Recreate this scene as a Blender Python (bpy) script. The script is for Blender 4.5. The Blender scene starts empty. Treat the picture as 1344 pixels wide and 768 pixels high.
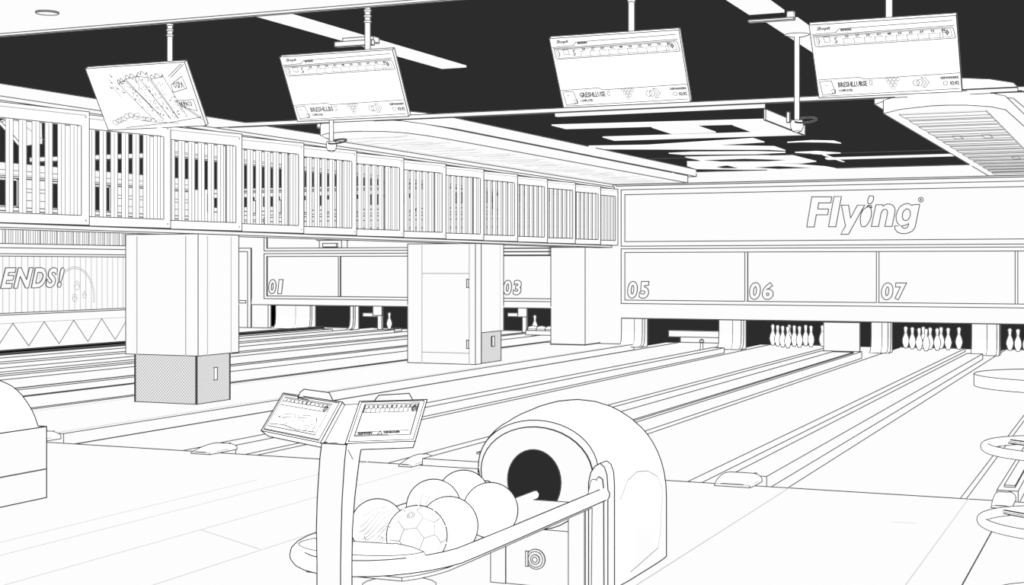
import bpy, bmesh, math, random
from mathutils import Vector, Matrix
from mathutils.geometry import tessellate_polygon
random.seed(7)
SC = bpy.context.scene
PI = math.pi
# ---------------------------------------------------------------- camera (world: X across the lanes, Y along them, Z up)
F, CX, HY, VP, H = 1900.0, 672.0, 348.0, 1495.0, 1.48
TH = math.atan((VP-CX)/F); CO, SI = math.cos(TH), math.sin(TH)
def ray(px, py):
    u = (px-CX)/F
    return (-SI+u*CO, CO+u*SI, -(py-HY)/F)
def GZ(px, py, z=0.0):
    x, y, v = ray(px, py); t = (z-H)/v
    return Vector((x*t, y*t, z))
def GY(px, py, Y):
    x, y, v = ray(px, py); t = Y/y
    return Vector((x*t, Y, H+v*t))
def GX(px, py, X):
    x, y, v = ray(px, py); t = X/x
    return Vector((X, y*t, H+v*t))
# ---------------------------------------------------------------- collections decide which outline a thing gets
COL = {}
for n in ('strong lines', 'plain lines', 'fine lines', 'no lines'):
    c = bpy.data.collections.new(n); SC.collection.children.link(c); COL[n.split()[0]] = c
# ---------------------------------------------------------------- materials
def mat(name, c, rough=1.0, build=None):
    m = bpy.data.materials.new(name); m.use_nodes = True
    nt = m.node_tree; b = nt.nodes['Principled BSDF']
    b.inputs['Roughness'].default_value = rough
    b.inputs['Specular IOR Level'].default_value = 0.0
    rgb = nt.nodes.new('ShaderNodeRGB'); rgb.outputs[0].default_value = (c, c, c, 1)
    nt.links.new(rgb.outputs[0], b.inputs['Base Color'])
    if build: build(nt, b)
    return m
WHITE = mat('white_paint', .8)
DARK = mat('dark_paint', .0205)
BLACK = mat('black_paint', .002)
INK = mat('ink_grey', .09)
PALE = mat('pale_ink_grey', .33)
DEEPINK = mat('deep_ink_grey', .05)
MIDINK = mat('mid_ink_grey', .2)
FAINT = mat('faint_ink_grey', .5)
def dots(nt, b):
    g = nt.nodes.new('ShaderNodeTexCoord'); sep = nt.nodes.new('ShaderNodeSeparateXYZ')
    nt.links.new(g.outputs['Object'], sep.inputs[0])
    def M(op, a, c=None, d=None):
        n = nt.nodes.new('ShaderNodeMath'); n.operation = op
        for i, v in enumerate((a, c, d)):
            if v is None: continue
            if isinstance(v, (int, float)): n.inputs[i].default_value = v
            else: nt.links.new(v, n.inputs[i])
        return n.outputs[0]
    s = 1/0.034
    h = M('MULTIPLY', M('ADD', sep.outputs['X'], sep.outputs['Y']), s)
    v = M('MULTIPLY', sep.outputs['Z'], s)
    def cell(a, off): return M('SUBTRACT', M('FRACT', M('ADD', a, 100+off)), .5)
    def disc(off):
        x, z = cell(h, off), cell(v, off)
        return M('ADD', M('MULTIPLY', x, x), M('MULTIPLY', z, z))
    d = M('MINIMUM', disc(0), disc(.5))
    k = M('LESS_THAN', d, .062)
    mx = nt.nodes.new('ShaderNodeMix'); mx.data_type = 'RGBA'
    nt.links.new(k, mx.inputs['Factor'])
    mx.inputs['A'].default_value = (.43, .43, .43, 1); mx.inputs['B'].default_value = (.8, .8, .8, 1)
    nt.links.new(mx.outputs['Result'], b.inputs['Base Color'])
DOTS = mat('perforated_sheet', .5, 1.0, dots)
# ---------------------------------------------------------------- mesh builder
class MB:
    def __init__(s): s.v = []; s.f = []; s.smooth = False; s.weld = False
    def add(s, vs, fs):
        b = len(s.v); s.v += [Vector(p) for p in vs]; s.f += [tuple(b+i for i in f) for f in fs]; return s
    def box(s, x0, x1, y0, y1, z0, z1):
        vs = [(x, y, z) for z in (z0, z1) for y in (y0, y1) for x in (x0, x1)]
        return s.add(vs, [(0,2,3,1), (4,5,7,6), (0,1,5,4), (2,6,7,3), (0,4,6,2), (1,3,7,5)])
    def slab(s, x0, x1, y0, y1, z0, z1, st=2.0):   # a box cut into a grid
        nx = max(1, round((x1-x0)/st)); ny = max(1, round((y1-y0)/st))
        for i in range(nx):
            for j in range(ny):
                a, b = x0+(x1-x0)*i/nx, x0+(x1-x0)*(i+1)/nx; c, d = y0+(y1-y0)*j/ny, y0+(y1-y0)*(j+1)/ny
                s.add([(a, c, z0), (b, c, z0), (b, d, z0), (a, d, z0)], [(0, 3, 2, 1)]); s.add([(a, c, z1), (b, c, z1), (b, d, z1), (a, d, z1)], [(0, 1, 2, 3)])
                if i == 0: s.add([(a, c, z0), (a, d, z0), (a, d, z1), (a, c, z1)], [(0, 1, 2, 3)])
                if i == nx-1: s.add([(b, c, z0), (b, d, z0), (b, d, z1), (b, c, z1)], [(0, 3, 2, 1)])
                if j == 0: s.add([(a, c, z0), (b, c, z0), (b, c, z1), (a, c, z1)], [(0, 3, 2, 1)])
                if j == ny-1: s.add([(a, d, z0), (b, d, z0), (b, d, z1), (a, d, z1)], [(0, 1, 2, 3)])
        s.weld = True
        return s
    def obox(s, o, a, b, c):           # oriented box: corner o and three edge vectors
        o, a, b, c = map(Vector, (o, a, b, c))
        vs = [o, o+a, o+b, o+a+b, o+c, o+a+c, o+b+c, o+a+b+c]
        return s.add(vs, [(0,2,3,1), (4,5,7,6), (0,1,5,4), (2,6,7,3), (0,4,6,2), (1,3,7,5)])
    def prism(s, pts, d):              # polygon swept by vector d
        pts = [Vector(p) for p in pts]; d = Vector(d); n = len(pts)
        tri = [tuple(t) for t in tessellate_polygon([pts])]
        b = len(s.v); s.v += pts + [p+d for p in pts]
        if n <= 4:
            s.f.append(tuple(b+i for i in range(n))); s.f.append(tuple(b+n+n-1-i for i in range(n)))
        else:
            s.f.append(tuple(b+i for i in range(n))); s.f.append(tuple(b+n+n-1-i for i in range(n)))
        for i in range(n):
            j = (i+1) % n; s.f.append((b+i, b+j, b+n+j, b+n+i))
        return s
    def tube(s, path, r, n=12, closed=False, cap=True):
        path = [Vector(p) for p in path]; m = len(path); rings = []
        up = None
        for i, p in enumerate(path):
            a = path[(i-1) % m] if (closed or i) else p
            c = path[(i+1) % m] if (closed or i < m-1) else p
            t = (c-a).normalized()
            if up is None: up = t.orthogonal().normalized()
            up = (up - t*up.dot(t)).normalized(); w = t.cross(up)
            rr = r[i] if isinstance(r, (list, tuple)) else r
            rings.append([p + (up*math.cos(2*PI*k/n) + w*math.sin(2*PI*k/n))*rr for k in range(n)])
        b = len(s.v)
        for q in rings: s.v += q
        for i in range(m if closed else m-1):
            j = (i+1) % m
            for k in range(n):
                l = (k+1) % n; s.f.append((b+i*n+k, b+i*n+l, b+j*n+l, b+j*n+k))
        if not closed and cap:
            s.f.append(tuple(b+k for k in range(n))[::-1]); s.f.append(tuple(b+(m-1)*n+k for k in range(n)))
        s.smooth = True
        return s
    def lathe(s, prof, c, n=24, axis='z'):
        c = Vector(c); b = len(s.v)
        for r, h in prof:
            for k in range(n):
                a = 2*PI*k/n
                if axis == 'z': s.v.append(c+Vector((r*math.cos(a), r*math.sin(a), h)))
                else: s.v.append(c+Vector((r*math.cos(a), h, r*math.sin(a))))
        for i in range(len(prof)-1):
            for k in range(n):
                l = (k+1) % n; s.f.append((b+i*n+k, b+i*n+l, b+(i+1)*n+l, b+(i+1)*n+k))
        s.f.append(tuple(b+k for k in range(n))[::-1]); s.f.append(tuple(b+(len(prof)-1)*n+k for k in range(n)))
        s.smooth = True
        return s
    def loft(s, rings, cap=True, closed=True):
        b = len(s.v); n = len(rings[0])
        for q in rings: s.v += [Vector(p) for p in q]
        for i in range(len(rings)-1):
            for k in range(n if closed else n-1):
                l = (k+1) % n; s.f.append((b+i*n+k, b+i*n+l, b+(i+1)*n+l, b+(i+1)*n+k))
        if cap:
            s.f.append(tuple(b+k for k in range(n))[::-1]); s.f.append(tuple(b+(len(rings)-1)*n+k for k in range(n)))
        s.smooth = True
        return s
    def ribbon(s, pts, w, nrm, closed=False):   # a flat drawn line lying on a surface with normal nrm
        pts = [Vector(p) for p in pts]; nrm = Vector(nrm).normalized(); m = len(pts)
        for i in range(m if closed else m-1):
            p, q = pts[i], pts[(i+1) % m]; t = q-p
            if t.length < 1e-7: continue
            t.normalize(); sd = nrm.cross(t)
            if sd.length < 1e-6: continue
            sd = sd.normalized()*w/2; e = t*w*.3
            s.add([p-e+sd, p-e-sd, q+e-sd, q+e+sd], [(0, 1, 2, 3)])
        return s
def link(o, col): COL[col].objects.link(o)
def wloc(o):
    p = Vector(o.location)
    while o.parent: o = o.parent; p += o.location
    return p
def build(name, mb, m, parent=None, col='plain', smooth=None, origin=None, weld=False):
    if origin is None:
        xs = [p.x for p in mb.v]; ys = [p.y for p in mb.v]; zs = [p.z for p in mb.v]
        origin = Vector(((min(xs)+max(xs))/2, (min(ys)+max(ys))/2, min(zs)))
    origin = Vector(origin)
    me = bpy.data.meshes.new(name)
    me.from_pydata([tuple(p-origin) for p in mb.v], [], mb.f); me.update()
    bm = bmesh.new(); bm.from_mesh(me)
    if weld or mb.weld: bmesh.ops.remove_doubles(bm, verts=bm.verts, dist=1e-5)
    bmesh.ops.recalc_face_normals(bm, faces=bm.faces)
    if mb.smooth if smooth is None else smooth:
        for f in bm.faces: f.smooth = True
        for e in bm.edges:
            if len(e.link_faces) == 2 and e.calc_face_angle(0) > .7: e.smooth = False
    bm.to_mesh(me); bm.free()
    me.materials.append(m)
    o = bpy.data.objects.new(name, me); link(o, col)
    o.location = origin - (wloc(parent) if parent else Vector())
    if parent: o.parent = parent
    return o
def thing(name, label, cat, loc, group=None):
    o = bpy.data.objects.new(name, None); o.empty_display_size = .1; link(o, 'plain'); o.location = loc
    return tag(o, label, cat, group)
def tag(o, label, cat, group=None, kind=None):
    o['label'] = label; o['category'] = cat
    if group: o['group'] = group
    if kind: o['kind'] = kind
    return o
def struct(name, mb, m, col='plain'):
    o = build(name, mb, m, None, col); o['kind'] = 'structure'; return o
def copy_tree(o, d, parent=None):
    c = o.copy(); link(c, next(k for k, v in COL.items() if v in o.users_collection[:]))
    if parent: c.parent = parent
    else: c.location = Vector(o.location)+Vector(d)
    for ch in [x for x in bpy.data.objects if x.parent == o]: copy_tree(ch, d, c)
    return c
def plane_pts(O, U, V):                      # maps (u,v) to a world point on a panel
    O, U, V = Vector(O), Vector(U), Vector(V)
    return lambda u, v: O+U*u+V*v
def glyph_loops(text, shear=0.0, offset=0.0, res=3):
    cu = bpy.data.curves.new('t', 'FONT'); cu.body = text; cu.shear = shear; cu.offset = offset; cu.resolution_u = res
    o = bpy.data.objects.new('t', cu); SC.collection.objects.link(o)
    bpy.context.view_layer.update()
    me = bpy.data.meshes.new_from_object(o.evaluated_get(bpy.context.evaluated_depsgraph_get()))
    bpy.data.objects.remove(o)
    bm = bmesh.new(); bm.from_mesh(me); bmesh.ops.remove_doubles(bm, verts=bm.verts, dist=1e-5)
    nxt = {}
    for e in bm.edges:
        if len(e.link_faces) == 1:
            a, b = e.verts[0].index, e.verts[1].index
            nxt.setdefault(a, []).append(b); nxt.setdefault(b, []).append(a)
    co = {v.index: (v.co.x, v.co.y) for v in bm.verts}
    bm.free(); loops = []; seen = set()
    for s0 in nxt:
        if s0 in seen: continue
        lp = [s0]; seen.add(s0); cur = s0
        while True:
            q = [b for b in nxt[cur] if b not in seen]
            if not q: break
            cur = q[0]; seen.add(cur); lp.append(cur)
        if len(lp) > 2: loops.append([co[i] for i in lp])
    xs = [p[0] for l in loops for p in l]; ys = [p[1] for l in loops for p in l]
    x0, x1, y0, y1 = min(xs), max(xs), min(ys), max(ys)
    return [[((x-x0)/(x1-x0), (y-y0)/(y1-y0)) for x, y in l] for l in loops]
def solid_loops(mb, loops, fn, depth):       # filled letters with holes, with a little thickness
    bm = bmesh.new(); edges = []
    for l in loops:
        vs = [bm.verts.new(fn(*p)) for p in l]
        for i in range(len(vs)): edges.append(bm.edges.new((vs[i], vs[(i+1) % len(vs)])))
    bmesh.ops.triangle_fill(bm, use_beauty=True, use_dissolve=True, edges=edges)
    bm.verts.index_update(); d = Vector(depth)
    mb.add([v.co.copy() for v in bm.verts], [tuple(v.index for v in f.verts) for f in bm.faces])
    bm.free()
    for l in loops:
        n = len(l); P = [fn(*p) for p in l]
        mb.add(P+[p+d for p in P], [(i, (i+1) % n, n+(i+1) % n, n+i) for i in range(n)])
    return mb
def scribble(mb, fn, u0, u1, v0, v1, text, w, nrm, shear=0.0):
    for l in glyph_loops(text, shear, 0, 1):
        mb.ribbon([fn(u0+(u1-u0)*x, v1+(v0-v1)*y) for x, y in l], w, nrm, True)

YF, YW, YL, ZC = 9.55, 25.0, 29.0, 3.4
# ================================================================ SETTING
mb = MB().slab(-20, 6, 1, YF, -.2, 0); struct('floor', mb, WHITE)
mb = MB().slab(-26, 6, YF, 31, -.3, -.06); struct('floor_lane_bed', mb, WHITE)
mb = MB().slab(-26, 6, 6.95, 31, ZC, ZC+.1); struct('ceiling', mb, DARK)
mb = MB().slab(-20, 6, 1, 6.9, 2.9, ZC+.1); mb.slab(-20, 6, 6.9, 6.93, 2.885, ZC+.1); struct('ceiling_soffit', mb, WHITE)
mb = MB().slab(5.9, 6, 3, 31, 0, ZC); struct('wall_right', mb, WHITE)
# seams of the approach boards
mb = MB()
for X, y0, y1 in ((-5.57, 5.6, 8.45), (-5.32, 5.4, YF), (-4.81, 4.6, YF-.1), (-4.18, 4.4, 7.4), (-2.13, 6.2, YF)):
    mb.ribbon([(X, y0, .0015), (X, y1, .0015)], .009, (0, 0, 1))
mb.ribbon([(-4.81, 6.73, .0015), (-4.2, 6.39, .0015)], .009, (0, 0, 1))
mb.ribbon([(-1.3, 8.52, .0015), (-1.17, 8.52, .0015)], .012, (0, 0, 1))
mb.ribbon([(-.99, 6.6, .0015), (-.99, YF, .0015)], .005, (0, 0, 1))
struct('floor_seams', mb, FAINT, 'no')
mb = MB().ribbon([(-.75, 5.5, .0015), (-.75, 8.5, .0015)], .008, (0, 0, 1)); struct('floor_seam_line', mb, INK, 'no')

# main back wall: masking above the pits
zt = GY(1080, 421.6, YW).z
mb = MB().box(-9.06, 5.9, YW, YW+.12, zt, 3.14); struct('wall_back', mb, WHITE)
struct('wall_back_upper', MB().box(-9.75, 5.9, YW, YW+.12, 3.14, ZC), DARK)
mb = MB().box(-9.75, 5.9, YW-.05, YW, 2.945, 3.14).box(-8.75, 5.9, YW-.03, YW, 2.92, 2.945); struct('trim_1', mb, WHITE)
mb = MB().box(-9.06, 5.9, 27.6, 27.7, -.3, zt).box(-9.06, 5.9, YW+.12, 27.6, zt, zt+.05); struct('wall_back_pit', mb, DARK)
# left hall: the side wall with slats, the farther back wall and its pits
mb = MB().box(-17.6, -17.4, 8, 24, 0, 3.2); struct('wall_left', mb, WHITE)
mb = MB().box(-24, -9.75, YL, YL+.12, .545, 3.3).box(-24, -18.82, YL, YL+.12, 0, .545); struct('wall_back_left', mb, WHITE)
mb = MB().box(-19, -9.1, 31.2, 31.3, -.3, .545).box(-19, -9.1, YL+.12, 31.2, .545, .6); struct('wall_back_left_pit', mb, DARK)
mb = MB().box(-17.4, -17.3, 8, 24, 0, .055).box(-17.5, -17.3, 24, YL, 0, .05); struct('baseboard_left', mb, BLACK)
mb = MB().box(-17.4, -17.37, 8, 24, 1.77, 1.84).box(-17.4, -17.35, 8, 24, 1.63, 1.67).box(-17.4, -17.37, 8, 24, .645, .675)
struct('trim_2', mb, WHITE)
mb = MB()
for X, z0, z1 in ((-17.395, 3.07, 3.08), (-17.395, 3.0, 3.005), (-17.395, 2.3, 2.305), (-17.395, .5, .505)):
    mb.box(X-.005, X+.005, 8, 24, z0, z1)
struct('trim_3', mb, INK, 'no')
# zigzag band painted low on the left wall
mb = MB(); A = [GX(p, q, -17.385) for p, q in ((17, 424), (38, 454))]
st = (GX(58, 422.5, -17.385).y-GX(17, 424, -17.385).y)
pts = []
for k in range(-16, 8): pts += [(-17.385, A[0].y+k*st, .5), (-17.385, A[0].y+(k+.5)*st, .1)]
pts = [p for p in pts if 8.1 < p[1] < 23.9]
mb.ribbon(pts, .016, (1, 0, 0)); tag(build('zigzag_stripe', mb, INK, None, 'no'), 'thin grey zigzag stripe running low along the left wall under the lettering', 'wall stripe')
# vertical board panelling on the left wall
t = thing('slatted_wall_panel', 'long panel of upright boards on the left wall behind the slanted lettering', 'wall panel', (-17.38, 16, .67))
mb = MB().box(-17.4, -17.37, 8, 24, .675, 1.63); build('board', mb, WHITE, t)
mb = MB(); y = 8.1
while y < 23.9: mb.ribbon([(-17.368, y, .68), (-17.368, y, 1.625)], .014, (1, 0, 0)); y += .148
build('joint', mb, PALE, t, 'no')
t = thing('slat_frieze', 'narrow frieze of close upright slats just above the lettered wall panel', 'slat frieze', (-17.35, 16, 1.84))
mb = MB(); y = 8.1; k = 0
while y < 23.9: mb.box(-17.395, -17.33, y, y+.05, 1.842, 2.1); y += .11+.03*((k*7) % 3); k += 1
build('slat', mb, WHITE, t, 'fine')
# lettering
Q = lambda px, py: GX(px, py, -17.34)
y_e0, y_e1 = GX(1, 350, -17.34).y, GX(84.5, 350, -17.34).y
z_b, z_t = GX(40, 378, -17.34).z, GX(40, 351.5, -17.34).z
wd = (y_e1-y_e0)
t = thing('wall_lettering', 'big slanted outlined word FRIENDS! on the left wall', 'lettering', (-17.36, y_e0-wd*.35, z_b))
lw = {'F': .15, 'R': .16, 'I': .07}
spans = [('F', -.62, -.46), ('R', -.44, -.25), ('I', -.23, -.13), ('I', None, None)]
ch = [('F', -.56, -.39), ('R', -.37, -.17), ('I', -.135, -.015), ('E', .0, .235), ('N', .195, .5), ('D', .47, .71), ('S', .7, .89), ('!', .89, 1.0)]
for c_, a, b in ch:
    mb = MB(); solid_loops(mb, glyph_loops(c_, .3, .045, 6), lambda u, v: Vector((-17.345, y_e0+wd*(a+(b-a)*u), z_b+(z_t-z_b)*v)), (-.006, 0, 0))
    build('letter', mb, WHITE, t, 'plain')
# emblem beside the lettering: pale arch ring
t = thing('wall_emblem', 'pale arched line emblem with small marks right of the word on the left wall', 'emblem', GX(98, 400, -17.36))
mb = MB(); c0 = GX(98, 392, -17.362)
for r in (.62, .655):
    mb.ribbon([(c0.x, c0.y+r*.82*math.cos(a), c0.z+r*math.sin(a)*.86) for a in [PI*(-.05+.05*i)*.98 for i in range(18)]], .011, (1, 0, 0))
for px, py, r in ((101, 375, .07), (98, 391, .06), (111, 387, .05)):
    c1 = GX(px, py, -17.362)
    mb.ribbon([(c1.x, c1.y+r*math.cos(a), c1.z+r*1.2*math.sin(a)) for a in [2*PI*i/8 for i in range(8)]], .01, (1, 0, 0), True)
    mb.ribbon([(c1.x, c1.y-r, c1.z-r*.5), (c1.x, c1.y, c1.z+r*.6), (c1.x, c1.y+r, c1.z-r*.5)], .01, (1, 0, 0))
build('line_art', mb, PALE, t, 'no')
# door on the far back wall
mb = MB()
for x0, x1, z0, z1, d in ((-20.4, -19.28, 0, 1.88, .03), (-20.3, -19.36, 0, 1.80, .05)): mb.box(x0, x1, YL-d, YL, z0, z1)
mb.box(-20.3, -19.4, YL-.06, YL-.05, .58, .64)
struct('door_1', mb, WHITE)

# ================================================================ LANES, GUTTERS, CAPS
lanes = [(-16.62, -15.8, 30), (-14.97, -13.92, 30), (-13.44, -12.40, 30), (-11.58, -10.53, 30), (-8.07, -7.0, 26.75), (-6.3, -5.15, 26.75), (-3.95, -2.83, 26.75), (-2.14, -1.04, 26.75)]
lab = ['first bowling lane, the one hard by the left wall with the black base strip', 'second bowling lane from the left wall, running to the pit under panel 01',
       'third bowling lane from the left wall, running behind the first pillar', 'fourth bowling lane, just left of the walkway with the pillars',
       'white bowling lane right of the pillars, leading to the empty pit under number 05', 'white bowling lane leading to the pins under number 06',
       'white bowling lane leading to the full pin triangle under number 07', 'rightmost white bowling lane, crossed in view by the round table top']
for i, (a, b, ye) in enumerate(lanes):
    tag(build('bowling_lane', MB().box(a, b, YF+.002, ye, -.055, 0), WHITE), lab[i], 'bowling lane')
def cap(x0, x1, h, y1, label, groove=True, name='gutter_cap', mid=None):
    t = thing(name, label, 'lane divider', ((x0+x1)/2, YF+.35, -.055))
    build('rail', MB().box(x0, x1, YF+(.24 if name != 'ball_return_cover' else .004), y1, -.058, h), WHITE, t)
    if groove:
        w = (x1-x0); g = mid or x1-.03
        build('ridge', MB().box(x0+w*.25, g, YF+.4, y1-.02, h, h+.012), WHITE, t)
    return t
cap(-17.2, -16.9, .02, YL-.3, 'raised divider strip between the left wall and the first lane', False)
cap(-15.62, -15.3, .03, YL-.3, 'raised divider strip between the first and second lanes', False)
cap(-13.85, -13.62, .03, YL-.3, 'raised divider strip between the second and third lanes', False)
cap(-12.12, -11.95, .03, YL-.3, 'raised divider strip between the third and fourth lanes', False)
cap(-10.12, -8.4, .045, 24.95, 'broad raised walkway strip between lanes that carries the three pillars', False, 'pillar_walkway')
build('seam', MB().ribbon([(-8.5, YF+.3, .046), (-8.5, 24.9, .046)], .014, (0, 0, 1)).ribbon([(-9.95, YF+.3, .046), (-9.95, 24.9, .046)], .012, (0, 0, 1)), MIDINK, bpy.data.objects['pillar_walkway'], 'no')
cap(-6.87, -6.66, .032, YW-.28, 'raised divider strip between the lanes under 05 and 06', False)
c67 = cap(-4.86, -4.2, .05, YW-.78, 'wide raised ball return cover strip between the lanes under 06 and 07', False, 'ball_return_cover')
build('ridge', MB().box(-4.6, -4.26, YF+.4, YW-1.2, .05, .062), WHITE, c67)
cap(-2.587, -2.34, .032, YW-.28, 'raised divider strip between the lanes under 07 and the rightmost lane', False)
cap(-.84, -.71, .032, YW-.28, 'raised divider strip at the right edge of the rightmost lane')
# rounded nose pieces at the foul line
def nose(x0, x1, y0, y1, h, label):
    rings = []
    n = 13
    for i in range(n):
        q = i/(n-1); y = y0+(y1-y0)*q
        hh = h*(.32+.68*math.sin(min(1, q*1.35)*PI/2)); hh *= 1-.35*max(0, (q-.8)/.2)**2
        ww = (x1-x0)/2*(.93+.07*min(1, q*3)); xc = (x0+x1)/2
        rings.append([(xc-ww, y, .002), (xc+ww, y, .002)]+[(xc+ww*math.copysign(abs(math.cos(a_))**.45, math.cos(a_)), y, hh*.35+hh*.65*math.sin(a_)**.6) for a_ in [PI*k/12 for k in range(13)]])
    t = thing('divider_nose_cap', label, 'end cap', ((x0+x1)/2, y0, 0))
    build('shell', MB().loft(rings), WHITE, t, 'plain', smooth=True)
    build('lip', MB().ribbon([((x0+(x1-x0)*.05), y0-.001, h*.28), ((x1-(x1-x0)*.05), y0-.001, h*.28)], .004, (0, -1, 0)).ribbon([(x1+.001, y0+.05, h*.3), (x1+.001, y1-.12, h*.35)], .004, (1, 0, 0)), MIDINK, t, 'no')
    c = Vector((x1+.001, y1-.07, h*.45))
    build('screw', MB().lathe([(.012, 0), (.012, .004)], (x1-.03, y1-.06, h+.0), 10), DARK, t, 'no')
    return t
nose(-2.62, -2.36, 9.44, 9.74, .065, 'broad rounded white end cap on the foul line right of the ball return hood')
nose(-4.99, -4.88, 9.42, 9.78, .06, 'small stepped white end cap on the foul line just left of the ball return hood')
nose(-6.83, -6.64, 9.42, 9.78, .055, 'rounded white end cap at the foul line directly below the left touchscreen')
nose(-8.62, -8.42, 9.44, 9.78, .07, 'rounded white end cap beside the cut-off hood at the left edge')
nose(-.83, -.71, 9.25, 9.6, .06, 'small white end cap at the foul line below the steel rings')

# ================================================================ PILLARS
PZ = .052
def pillar(label, x0, x1, y0, y1, zb, ins, seams_f, seams_s, outlet, full=False):
    t = thing('pillar', label, 'pillar', ((x0+x1)/2, (y0+y1)/2, .045), 'pillars under the slatted screen')
    bx0, bx1, by0, by1 = x0+ins, x1-ins, y0+ins, y1-ins
    if full: bx1 = x1-.02; by0 = y0+.25; bx0 = x0+.2
    p = build('plinth', MB().box(bx0, bx1, by0, by1, PZ, zb), DOTS, t)
    if not full:
        mb = MB()
        for X, Y in ((bx1, by0), (bx0, by0), (bx1, by1)): mb.box(X-.008, X+.003, Y-.003, Y+.008, PZ, zb-.003)
        build('corner_trim', mb, INK, t, 'plain')
    if full: build('casing', MB().box(x0, x1, y0, y0+.2, PZ, 1.79), WHITE, t); build('shaft', MB().box(x0+.05, x1, y0+.2, y1, zb, 1.79), WHITE, t)
    else: build('casing', MB().box(x0, x1, y0, y1, max(zb, PZ), 1.798), WHITE, t)
    mb = MB()
    for X, z0 in seams_f: mb.ribbon([(X, y0-.003, z0), (X, y0-.003, 1.775)], .012, (0, -1, 0))
    for Y, z0 in seams_s: mb.ribbon([(x1+.003, Y, z0), (x1+.003, Y, 1.775)], .012, (1, 0, 0))
    if mb.v: build('seam', mb, PALE, t, 'no')
    if outlet:
        o = outlet; build('outlet', MB().box(bx1, bx1+.012, o[0], o[0]+o[2], o[1], o[1]+o[3]), WHITE, t, 'plain')
    return t
zb = GY(260, 467.5, 12.26).z
pa = [GY(p, 500, 12.26).x for p in (165, 180, 244, 260)]
ps = [GX(p, 450, pa[3]).y for p in (272, 303, 313.5)]
pillar('white pillar on a perforated plinth nearest the left machine hood', pa[0], pa[3], 12.26, ps[2], zb, .07, [(pa[1], zb), (pa[2], zb)], [(ps[0], zb), (ps[1], zb)], (12.62, .28, .06, .13))
pb = [GY(p, 500, 18.85).x for p in (535, 554, 616, 624)]
pbs = [GX(p, 450, pb[3]).y for p in (631, 656, 661)]
t2 = pillar('white pillar faced with a tall hinged panel, middle one of the three', pb[0], pb[3], 18.85, pbs[2], .5, .05, [(pb[1], .046), (pb[2], .046)], [(pbs[1], .5)], (19.45, .28, .09, .15), True)
mb = MB()
for q in (359, 463): z = GY(585, q, 18.85).z; mb.ribbon([(pb[1], 18.846, z), (pb[2], 18.846, z)], .012, (0, -1, 0))
build('panel_joint', mb, PALE, t2, 'no')
for q in (372, 452): z = GY(615, q, 18.85).z; build('hinge', MB().box(pb[2]-.03, pb[2]+.0, 18.82, 18.85, z-.06, z+.06), WHITE, t2)
pillar('plain white pillar down to the floor, farthest one beside panel 05', GY(723, 400, 24.2).x, GY(768, 400, 24.2).x, 24.2, YW+.1, .06, .0, [], [], None)
struct('wall_pier', MB().box(GY(768, 400, 24.2).x+.002, -8.66, YW-.012, YW+.2, -.05, 1.87), WHITE, 'no')

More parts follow.
